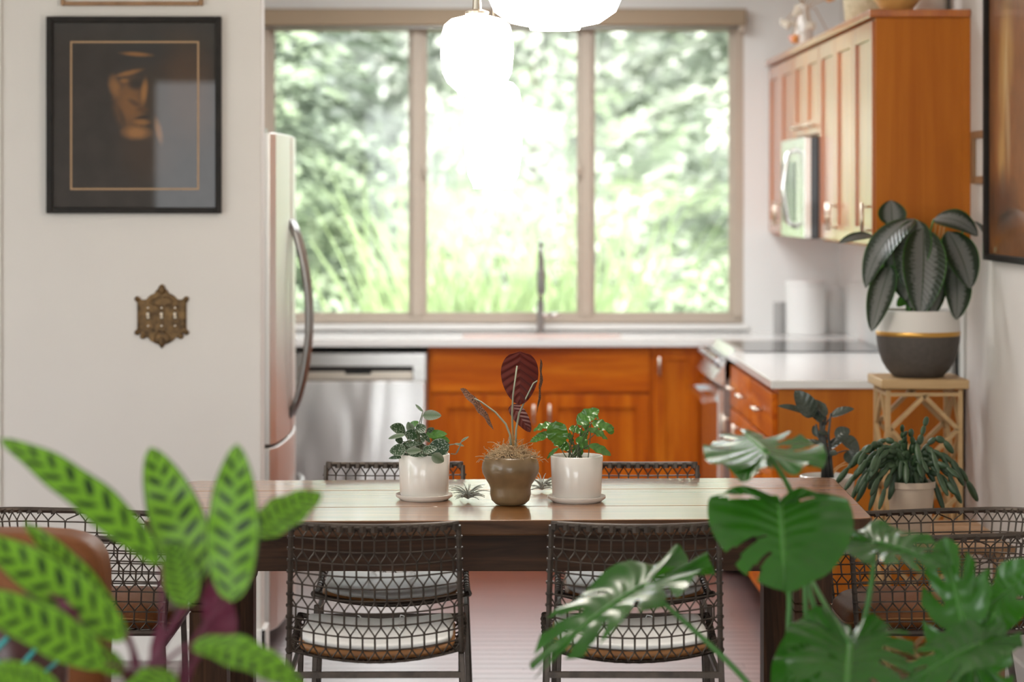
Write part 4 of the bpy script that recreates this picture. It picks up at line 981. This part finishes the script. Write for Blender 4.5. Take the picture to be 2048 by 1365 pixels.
# pot with silver leaved plant
YQ = 8.07; s = F/YQ; xq = (1836-XC)/s
ag = thing('plant_pot', 'grey and white bowl pot with gold band holding silver-leaved plant', 'plant pot', (xq, YQ, sz))
def zq(py): return (755-py)/s
MB().lathe([(46/s, 0), (49/s, .001), (62/s, zq(740)), (71/s, zq(725)), (78/s, zq(705)), (82/s, zq(685)), (83/s, zq(672))], n=56).build('lower_bowl', M['pot_grey'], ag, smooth=True)
MB().lathe([(83/s, zq(672)), (83.6/s, zq(671)), (83.6/s, zq(664)), (83/s, zq(663))], n=56, cap0=False).build('gold_band', M['gold_band'], ag, smooth=True)
MB().lathe([(83/s, zq(663)), (82.5/s, zq(645)), (80/s, zq(624)), (79/s, zq(621)), (76/s, zq(621)), (75/s, zq(632))], n=56, cap0=False).build('rim', M['pot_white'], ag, smooth=True)
MB().lathe([(76/s, zq(630)), (.001, zq(627))], n=32).build('soil', M['soil'], ag)
Z8 = zz((1640, 380), 3.25); root = V(xq, YQ, sz+zq(630))
def agl(base, tip, wz, dY0=0, dY1=-.05, nrm=(0, -.9, .3), bend=.08, fold=.2, kind='oval', stem=True, m='aglaonema_leaf'):
    b = P(*Z8(*base), YQ+dY0); e = P(*Z8(*tip), YQ+dY1); make_leaf(ag, ag.location, b, e, wz*1.15/3.25*YQ/F, M[m], kind, nrm=nrm, bend=bend, fold=fold, n=20, mm=5)
    if stem: petiole(ag, ag.location, [root+V(random.uniform(-.04, .04), random.uniform(-.04, .04), 0), (root+b)/2+V(0, .02, .08), b], .006, .003, M['monstera_stem'])
agl((470, 235), (460, 68), 165, .06, .09, (0, -.9, -.1), .03)
agl((615, 188), (296, 640), 200, 0, -.06, (-.55, -.6, .6), .17, .12)
agl((345, 300), (122, 348), 78, .03, -.02, (0, -.6, .8), .07)
agl((630, 195), (560, 640), 215, -.01, -.08, (-.2, -.95, .2), .10)
agl((670, 250), (650, 818), 250, -.04, -.12, (.05, -.97, .2), .09, .22)
agl((740, 190), (1028, 300), 165, .0, -.05, (.15, -.75, .65), .20, .12)
agl((830, 270), (978, 645), 205, -.02, -.07, (.25, -.9, .25), .10)
agl((880, 500), (885, 845), 165, .0, -.10, (.15, -.95, .2), .06)
agl((455, 495), (335, 922), 150, -.04, -.13, (-.25, -.9, .25), .06, .3)
agl((790, 590), (712, 842), 85, -.03, -.12, (.1, -.9, .2), .06)
agl((520, 500), (560, 720), 130, .0, -.06, (-.2, -.9, .2), .05)
agl((440, 400), (390, 560), 80, .06, .05, (-.3, -.8, .3), .04, m='green_leaf')
agl((1000, 205), (1090, 360), 62, .03, .02, (.6, -.5, .6), .12)
agl((560, 700), (500, 760), 60, .02, .0, m='green_leaf'); agl((720, 420), (790, 700), 150, .03, -.02, (.1, -.95, .2), .05)
agl((760, 330), (850, 620), 170, .02, -.03, (.2, -.95, .2), .05); agl((500, 330), (470, 560), 150, .03, .0, (-.2, -.95, .2), .05); agl((600, 560), (590, 770), 120, .0, -.06, (-.1, -.95, .2), .05)
agl((600, 430), (690, 720), 150, .03, -.02, (.0, -.95, .2), .05)
for x_ in (745, 775, 800): petiole(ag, ag.location, [root, P(*Z8(x_, 380), YQ), P(*Z8(x_+10, 210), YQ)], .005, .003, M['sheath'])
# ------------------------------------------------------------------ low bench with two pots
BZ = .553
t = thing('plant_bench', 'low slatted wooden bench behind the right armchair holding two plants', 'bench', (1.22, 7.17, 0)); o = t.location
for k in range(5): MB(o).box((.90, 6.90+k*.118, BZ-.022), (1.50, 7.008+k*.118, BZ)).build('slat', M['stool_wood'], t, bevel=.003)
for x in (.93, 1.44):
    for y in (6.93, 7.44): MB(o).box((x, y-.03, 0), (x+.03, y, BZ-.05)).build('leg', M['stool_wood'], t, bevel=.002)
    MB(o).box((x, 6.9, BZ-.052), (x+.03, 7.46, BZ-.022)).build('crossbar', M['stool_wood'], t)
YD = 7.33; s = F/YD; xd = (1655-XC)/s
dp = thing('plant_pot', 'cream pot with dark upright leafy plant behind the table corner', 'plant pot', (xd, YD, BZ)); zr = P(0, 955, YD).z-BZ; r = 56/s
MB().lathe([(r*.72, 0), (r*.76, .003), (r*.97, zr-.01), (r, zr-.006), (r, zr+.004), (r*.95, zr+.006), (r*.92, zr), (r*.9, zr-.02)], n=44).build('pot', M['ceramic_white'], dp, smooth=True, angle=50)
MB().lathe([(r*.91, zr-.014), (.001, zr-.008)], n=32).build('soil', M['soil'], dp)
Z6 = zz((1540, 760), 4.03); rt = V(xd, YD, BZ+zr-.01)
for pts, r0 in (([(440, 790), (425, 560), (410, 330), (390, 240)], .009), ([(470, 790), (455, 600), (430, 400), (450, 300)], .008), ([(500, 790), (490, 650), (470, 450), (490, 270)], .006), ([(425, 790), (430, 640), (395, 460), (370, 360)], .006)):
    petiole(dp, dp.location, [P(*Z6(*q), YD) for q in pts], r0, r0*.5, M['dark_stem'], 'stem')
for i, (b, e, w_) in enumerate([((350, 300), (198, 88), 130), ((290, 272), (58, 212), 52), ((450, 300), (345, 158), 80), ((490, 296), (680, 235), 66), ((470, 562), (612, 470), 62), ((570, 480), (722, 585), 120), ((625, 570), (690, 690), 96), ((528, 470), (642, 398), 90), ((425, 520), (248, 508), 46), ((410, 650), (278, 640), 66), ((420, 340), (360, 250), 70), ((380, 460), (350, 370), 44), ((480, 590), (545, 600), 50), ((380, 330), (300, 260), 90), ((430, 260), (380, 180), 70), ((470, 440), (380, 430), 50)]):
    put(dp, Z6, b, e, w_, YD, 'dark_leaf', 4.03, stem=P(*Z6(440+random.uniform(-20, 20), min(700, b[1]+90)), YD), sm='dark_stem', kind='oval', bend=.08, fold=.25, nrm=V(random.uniform(-.4, .4), -.7, .7), sr=.002)
for pts in ([(500, 780), (560, 660), (690, 690)], [(440, 760), (330, 560), (210, 570)], [(490, 760), (520, 700), (640, 650)]):
    petiole(dp, dp.location, [P(*Z6(*q), YD) for q in pts], .002, .0012, M['sheath'], 'stem')
YK = 7.02; s = F/YK; xk = (1822-XC)/s
kp = thing('plant_pot', 'pale pot with drooping segmented holiday cactus below the plant stand', 'plant pot', (xk, YK, BZ)); zr = P(0, 962, YK).z-BZ; r = 47/s
MB().lathe([(r*.74, 0), (r*.78, .003), (r*.98, zr-.02), (r*1.04, zr-.018), (r*1.04, zr), (r*.98, zr), (r*.95, zr-.02)], n=40).build('pot', M['terracotta_cream'], kp, smooth=True, angle=40)
MB().lathe([(r*.96, zr-.012), (.001, zr-.006)], n=28).build('soil', M['soil'], kp)
def cactus(pts, w0=.0095):
    mb = MB(kp.location)
    for a, b in zip(pts[:-1], pts[1:]):
        d = b-a; L = d.length; d.normalize(); vw = V(random.uniform(-.4, .4), -1, random.uniform(-.2, .4)); sd = d.cross(vw).normalized(); nn = sd.cross(d)
        Mx = Matrix((sd, nn, d)).transposed(); w = w0*random.uniform(.8, 1.15); mb.ellipsoid((a+b)/2, (w, w*.42, L*.56), Mx, 8, 6)
    mb.build('branch', M['cactus_green'], kp, smooth=True)
rk = V(xk, YK, BZ+zr)
def chain(tipz, Y=None, lift=.09, n=None):
    e = P(*Z6(*tipz), (Y or YK+random.uniform(-.12, .06))); st = rk+V(random.uniform(-.03, .03), random.uniform(-.03, .03), -.01); n = n or max(4, int((e-st).length/.028))
    mid = (st*.55+e*.45)+V(0, 0, lift); cactus([st*(1-k/n)**2+mid*2*(k/n)*(1-k/n)+e*(k/n)**2 for k in range(n+1)])
for tz, lf in (((1268, 300), .02), ((1062, 365), .03), ((1090, 420), .05), ((1475, 590), .17), ((1050, 490), .05), ((1130, 400), .03), ((535, 835), .16), ((650, 700), .17), ((790, 590), .16), ((600, 890), .17), ((700, 980), .18), ((800, 1050), .19), ((880, 1040), .19), ((960, 960), .18), ((1075, 1070), .20), ((1155, 1075), .21), ((1230, 1070), .2), ((1310, 1040), .2), ((1400, 1050), .2), ((1430, 930), .18), ((1540, 990), .2), ((1670, 975), .2), ((1560, 850), .18), ((1470, 780), .17)):
    chain(tz, lift=lf)
rn = random.Random(11)
for k in range(34):
    a = rn.uniform(0, 1); x_ = 620+a*920; y_ = 640+300*rn.random()+60*abs(a-.5); chain((x_, y_), lift=rn.uniform(.10, .19))
# ------------------------------------------------------------------ things on the wall cabinets
ZS = 2.2005
def vase(name, label, cat, px, Y, X, prof, m, group=None):
    t = thing(name, label, cat, (X, Y, ZS), group=group); MB().lathe(prof, n=36).build('body', M[m], t, smooth=True, angle=60); return t
mat('amber_glaze', (.62, .36, .12), .3); mottled('basket_weave', (.42, .33, .20), (.58, .48, .33), 60, .8, .5)
def xat(px, Y): return (px-XC)/F*Y
vase('bowl', 'amber footed bowl on the near end of the wall cabinets', 'bowl', 0, 8.50, 1.43, [(.045, 0), (.05, .006), (.062, .02), (.10, .07), (.11, .10), (.105, .10), (.09, .07), (.02, .02)], 'amber_glaze')
vase('vase', 'broad white vase on wall cabinets by the right wall', 'vase', 0, 8.74, 1.585, [(.05, 0), (.068, .01), (.07, .12), (.06, .19), (.035, .21), (.032, .21), (.05, .18)], 'ceramic_white')
t = vase('basket', 'round woven basket on wall cabinets behind the amber bowl', 'basket', 0, 9.05, 1.46, [(.12, 0), (.13, .01), (.14, .12), (.135, .2), (.13, .2), (.13, .1)], 'basket_weave')
MB().tube([V(.135*math.cos(2*PI*k/30), .135*math.sin(2*PI*k/30), .2) for k in range(30)], .009, 6, True).build('rim', M['basket_weave'], t, smooth=True)
t = vase('flower_vase', 'slim pale vase of dried cream and orange flowers on far wall cabinets', 'vase', 0, 10.55, 1.37, [(.03, 0), (.035, .01), (.04, .08), (.022, .16), (.025, .19), (.02, .19), (.018, .16)], 'ceramic_white')
mat('petal_cream', (.78, .70, .58), .8); mat('petal_orange', (.75, .30, .06), .8); mat('petal_pink', (.75, .38, .30), .8)
rn = random.Random(4)
for k in range(16):
    x, y, z = rn.uniform(-.09, .13), rn.uniform(-.10, .10), rn.uniform(.03, .34)
    MB().tube([V(0, 0, .17), V(x*.4, y*.4, max(z, .2)*.9), V(x, y, z)], .002, 5).build('stem', M['sheath'], t, smooth=True)
    mb = MB()
    for q in range(7): mb.ellipsoid((x+rn.uniform(-.014, .014), y+rn.uniform(-.014, .014), z+rn.uniform(-.012, .012)), (.012, .012, .009), None, 6, 4)
    mb.build('blossom', M[('petal_cream', 'petal_orange', 'petal_cream', 'petal_pink')[k % 4]], t, smooth=True)
# ------------------------------------------------------------------ striped foreground plant (left)
YC_ = 3.62
root = V(P(300, 0, YC_).x, YC_, P(0, 1400, YC_).z)
t = thing('plant_table', 'small round wooden side table holding the striped foreground plant', 'side table', (root.x, YC_, 0)); ztop = root.z-.21
MB().lathe([(.17, ztop-.03), (.18, ztop-.025), (.18, ztop-.004), (.175, ztop)], n=40, cap1=True).build('top', M['stool_wood'], t)
for k in range(3):
    a = 2*PI*k/3+.4; MB().tube([V(.07*math.cos(a), .07*math.sin(a), ztop-.03), V(.15*math.cos(a), .15*math.sin(a), 0)], .014, 8).build('leg', M['stool_wood'], t, smooth=True)
cp = thing('potted_plant', 'foreground plant with long bright green leaves spotted dark, left', 'plant', (root.x, YC_, ztop))
MB().lathe([(.065, 0), (.07, .004), (.095, .17), (.098, .19), (.092, .19), (.088, .17)], n=40).build('pot', M['maroon_glaze'], cp, smooth=True, angle=50)
MB().lathe([(.089, .178), (.001, .182)], n=28).build('soil', M['soil'], cp)
def cal(b, e, w, dY0=0, dY1=0, nrm=(0, -.9, .35), bend=.06, fold=.12, m='calathea_leaf', wave=.10, stem=True, via=None):
    B, E = P(*b, YC_+dY0), P(*e, YC_+dY1); make_leaf(cp, cp.location, B, E, w*YC_/F, M[m], 'lance', nrm=nrm, bend=bend, fold=fold, wave=wave, n=26, mm=5, ph=random.uniform(0, 6))
    if stem: petiole(cp, cp.location, [root+V(random.uniform(-.04, .04), random.uniform(-.03, .03), -.02), (root+B)/2+V((B.x-root.x)*-.1, 0, .03) if via is None else P(*via, YC_), B], .0045, .0028, M['calathea_purple'])
cal((322, 1130), (0, 878), 88, 0, .08, (.35, -.85, .5), .10, .08, via=(330, 1240))
cal((400, 1165), (300, 895), 118, .05, .10, (.1, -.95, .2), .02, .10)
cal((462, 1205), (474, 888), 112, -.02, .02, (-.05, -.97, .2), .02, .12)
cal((505, 1075), (642, 986), 92, .10, .16, (-.2, -.8, .6), .05, .10, via=(430, 1200))
cal((252, 1280), (-60, 1066), 100, -.06, -.10, (.25, -.85, .5), .07, .10)
cal((232, 1235), (48, 1046), 58, .10, .06, (.3, -.8, .3), .04, .25)
cal((212, 1330), (-75, 1182), 100, -.15, -.22, (.2, -.85, .5), .05, .10)
cal((385, 1288), (612, 1385), 84, -.10, -.20, (.3, -.75, .7), .10, .15)
cal((375, 1215), (345, 1085), 80, .0, .06, (.1, -.95, .2), .02, .1)
cal((250, 1345), (150, 1290), 50, -.05, -.1, (.1, -.9, .4), .05)
cal((345, 1345), (235, 1440), 90, -.12, -.2, (0, -.8, .7), .08)
cal((160, 1278), (50, 1184), 78, -.12, -.10, (.2, -.95, .1), .02, .1, m='calathea_purple')
cal((455, 1290), (420, 1165), 70, .04, .08, (0, -.95, .2), .02, .1, m='calathea_purple')
cal((310, 1345), (320, 1248), 30, .02, .05, (0, -1, .1), .02, .3, m='calathea_purple')
cal((120, 1400), (-40, 1340), 90, -.2, -.25, (.1, -.85, .5), .05)
# dark pot with turquoise brush strokes
YV = 4.15; c = P(18, 1290, YV)
t = thing('side_table', 'square wooden side table under the dark painted pot', 'side table', (c.x, YV, 0)); zt2 = c.z-.16
MB().box((-.17, -.17, zt2-.03), (.17, .17, zt2)).build('top', M['stool_wood'], t, bevel=.004)
for x in (-.14, .14):
    for y in (-.14, .14): MB().bar((x, y, zt2-.03), (x, y, 0), .03).build('leg', M['stool_wood'], t)
t = thing('painted_pot', 'dark maroon pot with turquoise brush strokes at lower left', 'plant pot', (c.x, YV, zt2))
MB().lathe([(.07, 0), (.08, .006), (.10, .10), (.098, .19), (.085, .215), (.08, .215), (.085, .19), (.085, .12)], n=44, cap1=True).build('pot', M['maroon_glaze'], t, smooth=True, angle=60)
for pts in ([(-60, .20), (-35, .165), (-10, .13), (15, .12), (40, .14)], [(-75, .13), (-50, .14), (-28, .165), (-15, .19)], [(-10, .13), (5, .155), (22, .185)], [(-45, .115), (-20, .10), (10, .095), (30, .10)]):
    MB().tube([V(.101*math.sin(math.radians(a+25)), -.101*math.cos(math.radians(a+25)), z) for a, z in pts], .0042, 6).build('brush_stroke', M['teal_paint'], t, smooth=True)
# ------------------------------------------------------------------ swiss-cheese plant (right foreground)
YM = 4.55; mroot = V(P(1700, 0, YM).x, YM+.05, .46)
mp_ = thing('potted_plant', 'foreground plant with large split and holed green leaves, right', 'plant', (mroot.x, mroot.y, 0))
MB().lathe([(.13, 0), (.135, .005), (.17, .40), (.172, .45), (.162, .45), (.16, .40)], n=44).build('pot', M['terracotta_cream'], mp_, smooth=True, angle=50)
MB().lathe([(.161, .42), (.001, .43)], n=28).build('soil', M['soil'], mp_)
RT = [(0, 1.0), (25, .95), (50, .92), (75, .90), (100, .86), (125, .76), (150, .60), (172, .34), (180, .20)]
def Rt(d):
    for (a, x), (b, y) in zip(RT[:-1], RT[1:]):
        if a <= d <= b: f = (d-a)/(b-a); f = f*f*(3-2*f); return x+(y-x)*f
    return .2
def monstera(att, tip, width, nrm, *, slitL=(), slitR=(), holeL=(), holeR=(), bend=.10, fold=.10, basal=1.0, via=None, wav=.03, stem=True, pr=.0045):
    """slits and holes lie at angles (degrees from the tip) on either side"""
    att, tip = Vector(att), Vector(tip); ax = tip-att; L = ax.length; a = ax/L; n0 = Vector(nrm).normalized(); sd = a.cross(n0).normalized(); nn = sd.cross(a)
    ws = width/(2*L*.90); vs = []; fs = []; uv = []; NR, ND = 14, 90
    for sg, slits, holes in ((-1, slitL, holeL), (1, slitR, holeR)):
        n0_ = len(vs)
        for i in range(ND+1):
            d = 180*i/ND; th = math.radians(d); f = max(0, 1-d/95.0); m0 = .80*f**1.2
            E = (Rt(d)*math.cos(th)*(basal if d > 90 else 1), Rt(d)*math.sin(th)*ws*sg)
            lob = 1.0
            for k in range(NR+1):
                r_ = k/NR; x = m0+(E[0]-m0)*r_-.10*math.sin(PI*r_)*(d < 120); y = E[1]*r_
                z = -bend*max(x, 0)**2-.25*bend*min(x, 0)**2+fold*abs(y)*.6-fold*1.0*y*y+wav*math.sin(d*.14+sg)*r_*r_*(.6+.4*(d > 100))
                vs.append(att+a*(x*L)+sd*(y*L)+nn*(z*L)); uv.append((.5+sg*.5*min(1, r_*(abs(E[1])+.25)), d/180))
        for i in range(ND):
            d = 180*(i+.5)/ND
            for k in range(NR):
                r_ = (k+.5)/NR
                if any(abs(d-q) < hw*(r_-.30)/.7+.6 and r_ > st for q, hw, st in slits): continue
                if any(abs(d-q) < hw*math.sin(PI*min(1, max(0, (r_-r0)/(r1-r0)))) and r0 < r_ < r1 for q, hw, r0, r1 in holes): continue
                q = [n0_+i*(NR+1)+k, n0_+i*(NR+1)+k+1, n0_+(i+1)*(NR+1)+k+1, n0_+(i+1)*(NR+1)+k]
                fs.append(tuple(q if sg > 0 else q[::-1]))
    MB(mp_.location).add(vs, fs, uv).build('leaf', M['monstera_leaf'], mp_, smooth=True)
    MB(mp_.location).tube([att+a*(x*L)-nn*(bend*x*x*L)+nn*.0012 for x in [k/12*.95 for k in range(13)]], [.0032*(1-k/13)+.0006 for k in range(13)], 6).build('midrib', M['monstera_stem'], mp_, smooth=True)
    if stem:
        st = mroot+V(random.uniform(-.05, .05), random.uniform(-.04, .04), -.02); pts = [st]+[Vector(q) for q in (via or [(st+att)/2+V(0, .03, .05)])]+[att]
        m = len(pts)-1; out = []
        for i in range(m):                                          # Catmull-Rom through the given points
            p0, p1, p2, p3 = pts[max(i-1, 0)], pts[i], pts[i+1], pts[min(i+2, m)]
            for k in range(8): u = k/8; out.append(.5*((2*p1)+(p2-p0)*u+(2*p0-5*p1+4*p2-p3)*u*u+(3*p1-p0-3*p2+p3)*u**3))
        out.append(pts[-1]); petiole(mp_, mp_.location, out, .0065, pr, M['monstera_stem'])
SL = [(22, 3, .52), (42, 3, .50), (64, 3, .50), (86, 3, .52)]
# the broad leaf facing the camera
monstera(P(1560, 1012, 4.55), P(1572, 1168, 4.40), 300*4.5/F, (0, -.93, .38), basal=.42, slitR=[(24, 3.6, .36), (43, 4.4, .26)], slitL=[], holeR=[(96, 9, .24, .86), (120, 9, .18, .80)], holeL=[(98, 8, .12, .52), (124, 9, .2, .85)], bend=.12, fold=.08, via=[P(1583, 1330, 4.60), P(1578, 1180, 4.62)])
# leaf above it, lit from behind
monstera(P(1532, 905, 4.62), P(1478, 842, 4.86), 240*4.6/F, (-.05, -.40, .90), slitL=[(28, 3, .55), (58, 3, .55)], slitR=[(25, 3, .5), (52, 4, .45), (80, 4, .5)], holeR=[(66, 5, .25, .6)], bend=.10, fold=-.22, via=[P(1610, 1150, 4.75), P(1584, 992, 4.68)], wav=.05)
# silver-grey side lit leaf right of it
monstera(P(1750, 1085, 4.60), P(1890, 1112, 4.50), 190*4.5/F, (.05, -.35, .92), slitL=SL[:3], slitR=SL[:3], bend=.18, fold=.2, via=[P(1720, 1290, 4.62), P(1742, 1170, 4.62)], wav=.07)
# leaf reaching left in front of the right chair
monstera(P(1285, 1172, 4.62), P(1060, 1290, 4.42), 190*4.5/F, (-.30, -.45, .84), slitL=SL, slitR=SL[:3], bend=.20, fold=.18, via=[P(1500, 1372, 4.60), P(1370, 1245, 4.62)], wav=.06)
# leaf at the bottom
monstera(P(1700, 1292, 4.42), P(1690, 1420, 4.22), 275*4.3/F, (.02, -.60, .80), slitL=SL+[(105, 3, .6), (128, 3, .6)], slitR=[(40, 3, .6), (75, 3, .6)], holeR=[(60, 5, .2, .4)], bend=.12, fold=.12, via=[P(1690, 1400, 4.5), P(1640, 1190, 4.55)] and [P(1650, 1200, 4.60), P(1625, 1160, 4.58)], wav=.04, stem=False)
petiole(mp_, mp_.location, [P(1612, 1140, 4.66), P(1650, 1215, 4.55), P(1702, 1292, 4.42)], .005, .004, M['monstera_stem'])
petiole(mp_, mp_.location, [mroot, P(1600, 1330, 4.66), P(1612, 1140, 4.66)], .006, .005, M['monstera_stem'])
# dark upright leaf
monstera(P(1940, 1305, 4.50), P(1885, 1075, 4.58), 165*4.5/F, (-.25, -.88, .35), slitL=SL+[(105, 3, .6)], slitR=SL+[(105, 3, .6)], bend=.06, fold=.25, via=[P(1830, 1420, 4.5)], wav=.06)
monstera(P(1975, 1215, 4.62), P(2080, 1130, 4.55), 130*4.5/F, (.15, -.80, .55), slitL=[(60, 5, .5)], slitR=SL[:2], bend=.08, fold=.15, via=[P(1945, 1400, 4.6)], wav=.05)
monstera(P(1955, 1290, 4.40), P(1812, 1345, 4.30), 125*4.4/F, (-.1, -.60, .80), slitL=[(50, 4, .6)], slitR=SL[:2], bend=.25, fold=.2, via=[P(1870, 1420, 4.45)], wav=.05)
for x0_, x1_ in ((1945, 1962), (1990, 2012)): petiole(mp_, mp_.location, [mroot, P(x0_+20, 1390, 4.6), P(x1_, 1240, 4.62)], .006, .0045, M['monstera_stem'])
monstera(P(1620, 1300, 4.58), P(1560, 1390, 4.5), 120*4.5/F, (-.2, -.8, .55), slitL=SL[:1], bend=.1, fold=.1, via=[P(1660, 1400, 4.6)])
# ------------------------------------------------------------------ the garden outside
tag(MB().add([V(-30, YW+.3, -.35), V(30, YW+.3, -.35), V(30, 16, -.30), V(-30, 16, -.30), V(30, 45, 3.2), V(-30, 45, 3.2), V(40, 90, 9), V(-40, 90, 9)], [(0, 1, 2, 3), (3, 2, 4, 5), (5, 4, 6, 7)]).build('garden_ground', M['lawn']), kind='structure')
tag(MB().box((XL-25, YB-30, -.45), (XR+25, YB-.2, -.25)).build('terrace', M['lawn']), kind='structure')
def foliage_mat(name, a, b, tr=.35):
    t = NT(name); c = t.mix(t.noise(t.coord('Object'), 1.6, 3), a, b); t.set(col=c, rough=.7, spec=.2)
    d = t.n('ShaderNodeBsdfTranslucent'); t.l(c, d.inputs[0]); ms = t.n('ShaderNodeMixShader'); ms.inputs[0].default_value = tr
    t.l(t.p.outputs[0], ms.inputs[1]); t.l(d.outputs[0], ms.inputs[2]); t.l(ms.outputs[0], t.out.inputs[0]); M[name] = t.m
foliage_mat('fir_needles', (.13, .175, .12), (.35, .405, .32)); foliage_mat('cedar_needles', (.31, .355, .285), (.50, .54, .465)); foliage_mat('bamboo_leaf', (.22, .32, .125), (.38, .46, .26)); foliage_mat('far_leaf', (.40, .43, .385), (.56, .585, .55)); foliage_mat('shrub_leaf', (.22, .285, .18), (.36, .42, .30))  # bright outdoor haze is painted into these pale leaf colours
def cards(C, A, B, m, name, parent, org):                            # many small leaf blades in one mesh
    n = len(C); v = np.empty((n, 4, 3)); v[:, 0] = C-A; v[:, 1] = C+B*.6; v[:, 2] = C+A; v[:, 3] = C-B*.6; v = v.reshape(-1, 3)-np.array(org)
    me = bpy.data.meshes.new(name); me.vertices.add(4*n); me.vertices.foreach_set('co', v.ravel()); me.loops.add(4*n); me.loops.foreach_set('vertex_index', np.arange(4*n, dtype=np.int32)); me.polygons.add(n)
    me.polygons.foreach_set('loop_start', np.arange(0, 4*n, 4, dtype=np.int32)); me.polygons.foreach_set('loop_total', np.full(n, 4, dtype=np.int32)); me.materials.append(m); me.update(calc_edges=True)
    return tag(link(bpy.data.objects.new(name, me), parent), kind='stuff')
def conifer(label, x, y, h, r, m, nb, per, seed, sz=.07, z0=-.3, low=.05, group='garden conifers'):
    g = np.random.default_rng(seed); t = thing('conifer', label, 'tree', (x, y, z0), group=group)
    MB().tube([V(0, 0, 0), V(0, 0, h*.5), V(0, 0, h)], [.16*h/6, .09*h/6, .01], 8).build('trunk', M['bark'], t, smooth=True)
    C = []; A = []
    for k in range(nb):
        f = low+(1-low)*((k+g.random())/nb); z = h*f; L = r*(1-f)**.8*(.7+.4*g.random())+.1; a = g.random()*2*PI; d = np.array([math.cos(a), math.sin(a), 0]); lat = np.array([-d[1], d[0], 0]); u = g.random(per)**.7
        w = L*.24*np.sin(PI*np.clip(u*.9+.1, 0, 1)); p = np.array([0, 0, z])+d*(u*L)[:, None]+lat*(w*g.uniform(-1, 1, per))[:, None]; p[:, 2] += -.28*L*u*u+g.normal(0, .035, per)
        C.append(p); q = d[None]*g.uniform(.3, 1, per)[:, None]+lat[None]*g.uniform(-.9, .9, per)[:, None]; q[:, 2] = g.uniform(-.5, .2, per); A.append(q)
    C = np.concatenate(C); A = np.concatenate(A); A = A/np.linalg.norm(A, axis=1)[:, None]*sz; B = np.cross(A, np.array([0, 0, 1.0]))+g.normal(0, .012, C.shape); cards(C, A, B*.9, M[m], 'foliage', t, (0, 0, 0))
def bush(label, x, y, rx, ry, h, m, n, seed, sz=.06, z0=-.3, clump=26, name='shrub', cat='shrub'):
    g = np.random.default_rng(seed); t = thing(name, label, cat, (x, y, z0))
    MB().tube([V(0, 0, 0), V(.03, 0, h*.6)], [.05, .02], 7).build('stem', M['bark'], t, smooth=True)
    cc = g.normal(0, 1, (clump, 3)); cc /= np.linalg.norm(cc, axis=1)[:, None]; cc *= g.random((clump, 1))**.4; cc = cc*np.array([rx, ry, h*.5])+np.array([0, 0, h*.5])
    p = cc[g.integers(0, clump, n)]+g.normal(0, 1, (n, 3))*np.array([rx, ry, h*.5])*.16; A = g.normal(0, 1, (n, 3)); A = A/np.linalg.norm(A, axis=1)[:, None]*sz; B = np.cross(A, g.normal(0, 1, (n, 3))); B = B/np.linalg.norm(B, axis=1)[:, None]*sz*.8
    p[:, 2] = np.maximum(p[:, 2], .02); cards(p, A, B, M[m], 'foliage', t, (0, 0, 0))
conifer('dark green fir with drooping boughs seen through the left window pane', -1.75, 17.6, 7.0, 1.75, 'fir_needles', 150, 130, 1)
conifer('pale layered cedar seen through the right window pane', 2.3, 18.6, 8.0, 2.3, 'cedar_needles', 120, 150, 2, .08)
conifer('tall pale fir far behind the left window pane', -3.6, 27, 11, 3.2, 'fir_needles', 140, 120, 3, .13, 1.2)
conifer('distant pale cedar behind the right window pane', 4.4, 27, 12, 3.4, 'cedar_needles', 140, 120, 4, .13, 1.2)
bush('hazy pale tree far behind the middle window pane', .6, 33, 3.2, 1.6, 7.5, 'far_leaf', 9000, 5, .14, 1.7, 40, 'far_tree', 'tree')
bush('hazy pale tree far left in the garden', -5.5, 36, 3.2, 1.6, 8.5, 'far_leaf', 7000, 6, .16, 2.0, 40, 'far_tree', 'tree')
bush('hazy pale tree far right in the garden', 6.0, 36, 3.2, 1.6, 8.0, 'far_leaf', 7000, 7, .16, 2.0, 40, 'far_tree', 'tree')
bush('low leafy shrub below the right window pane', 1.30, 14.75, .6, .35, 1.35, 'shrub_leaf', 3500, 8, .05)
bush('low leafy shrub below the left window pane', -1.35, 15.0, .6, .35, 1.3, 'shrub_leaf', 3500, 9, .05)
bush('leafy green bush outside the living room window', -8.5, 1.5, 1.6, 2.2, 4.2, 'shrub_leaf', 5000, 21, .14)
bush('dark leafy tree outside the living room window', -11, 6.0, 2.0, 2.6, 6.0, 'fir_needles', 6000, 22, .16)
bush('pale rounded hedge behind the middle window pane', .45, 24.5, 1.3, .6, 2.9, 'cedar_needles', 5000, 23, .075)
bush('green rounded hedge behind the left window mullion', -1.6, 23.0, 1.0, .5, 2.4, 'shrub_leaf', 4500, 24, .075)
def bamboo(label, x, y, n, w, h, seed):
    g = random.Random(seed); t = thing('tall_grass', label, 'grass', (x, y, -.33), group='tall garden grass')
    for k in range(n):
        bx, by = g.uniform(-w, w), g.uniform(-.25, .25); hh = h*g.uniform(.55, 1.1); lean = g.uniform(-.35, .35); pts = [V(bx+lean*hh*f*f, by, hh*f-.25*abs(lean)*hh*f**3) for f in [q/6 for q in range(7)]]
        vs = []; 
        for q, p in enumerate(pts): wd = .022*(1-q/6.2); vs += [p+V(-wd, 0, 0), p+V(wd, .012, 0)]
        MB().add(vs, [(2*q, 2*q+1, 2*q+3, 2*q+2) for q in range(6)]).build('blade', M['bamboo_leaf'], t, smooth=True)
bamboo('clump of tall bright grass behind the faucet', .12, 13.6, 150, .62, 2.0, 3)
bamboo('clump of tall bright grass behind the left window mullion', -.45, 14.25, 70, .40, 2.0, 5)
bamboo('wide band of tall grass at the back of the garden', .2, 15.9, 130, 1.0, 2.1, 8)
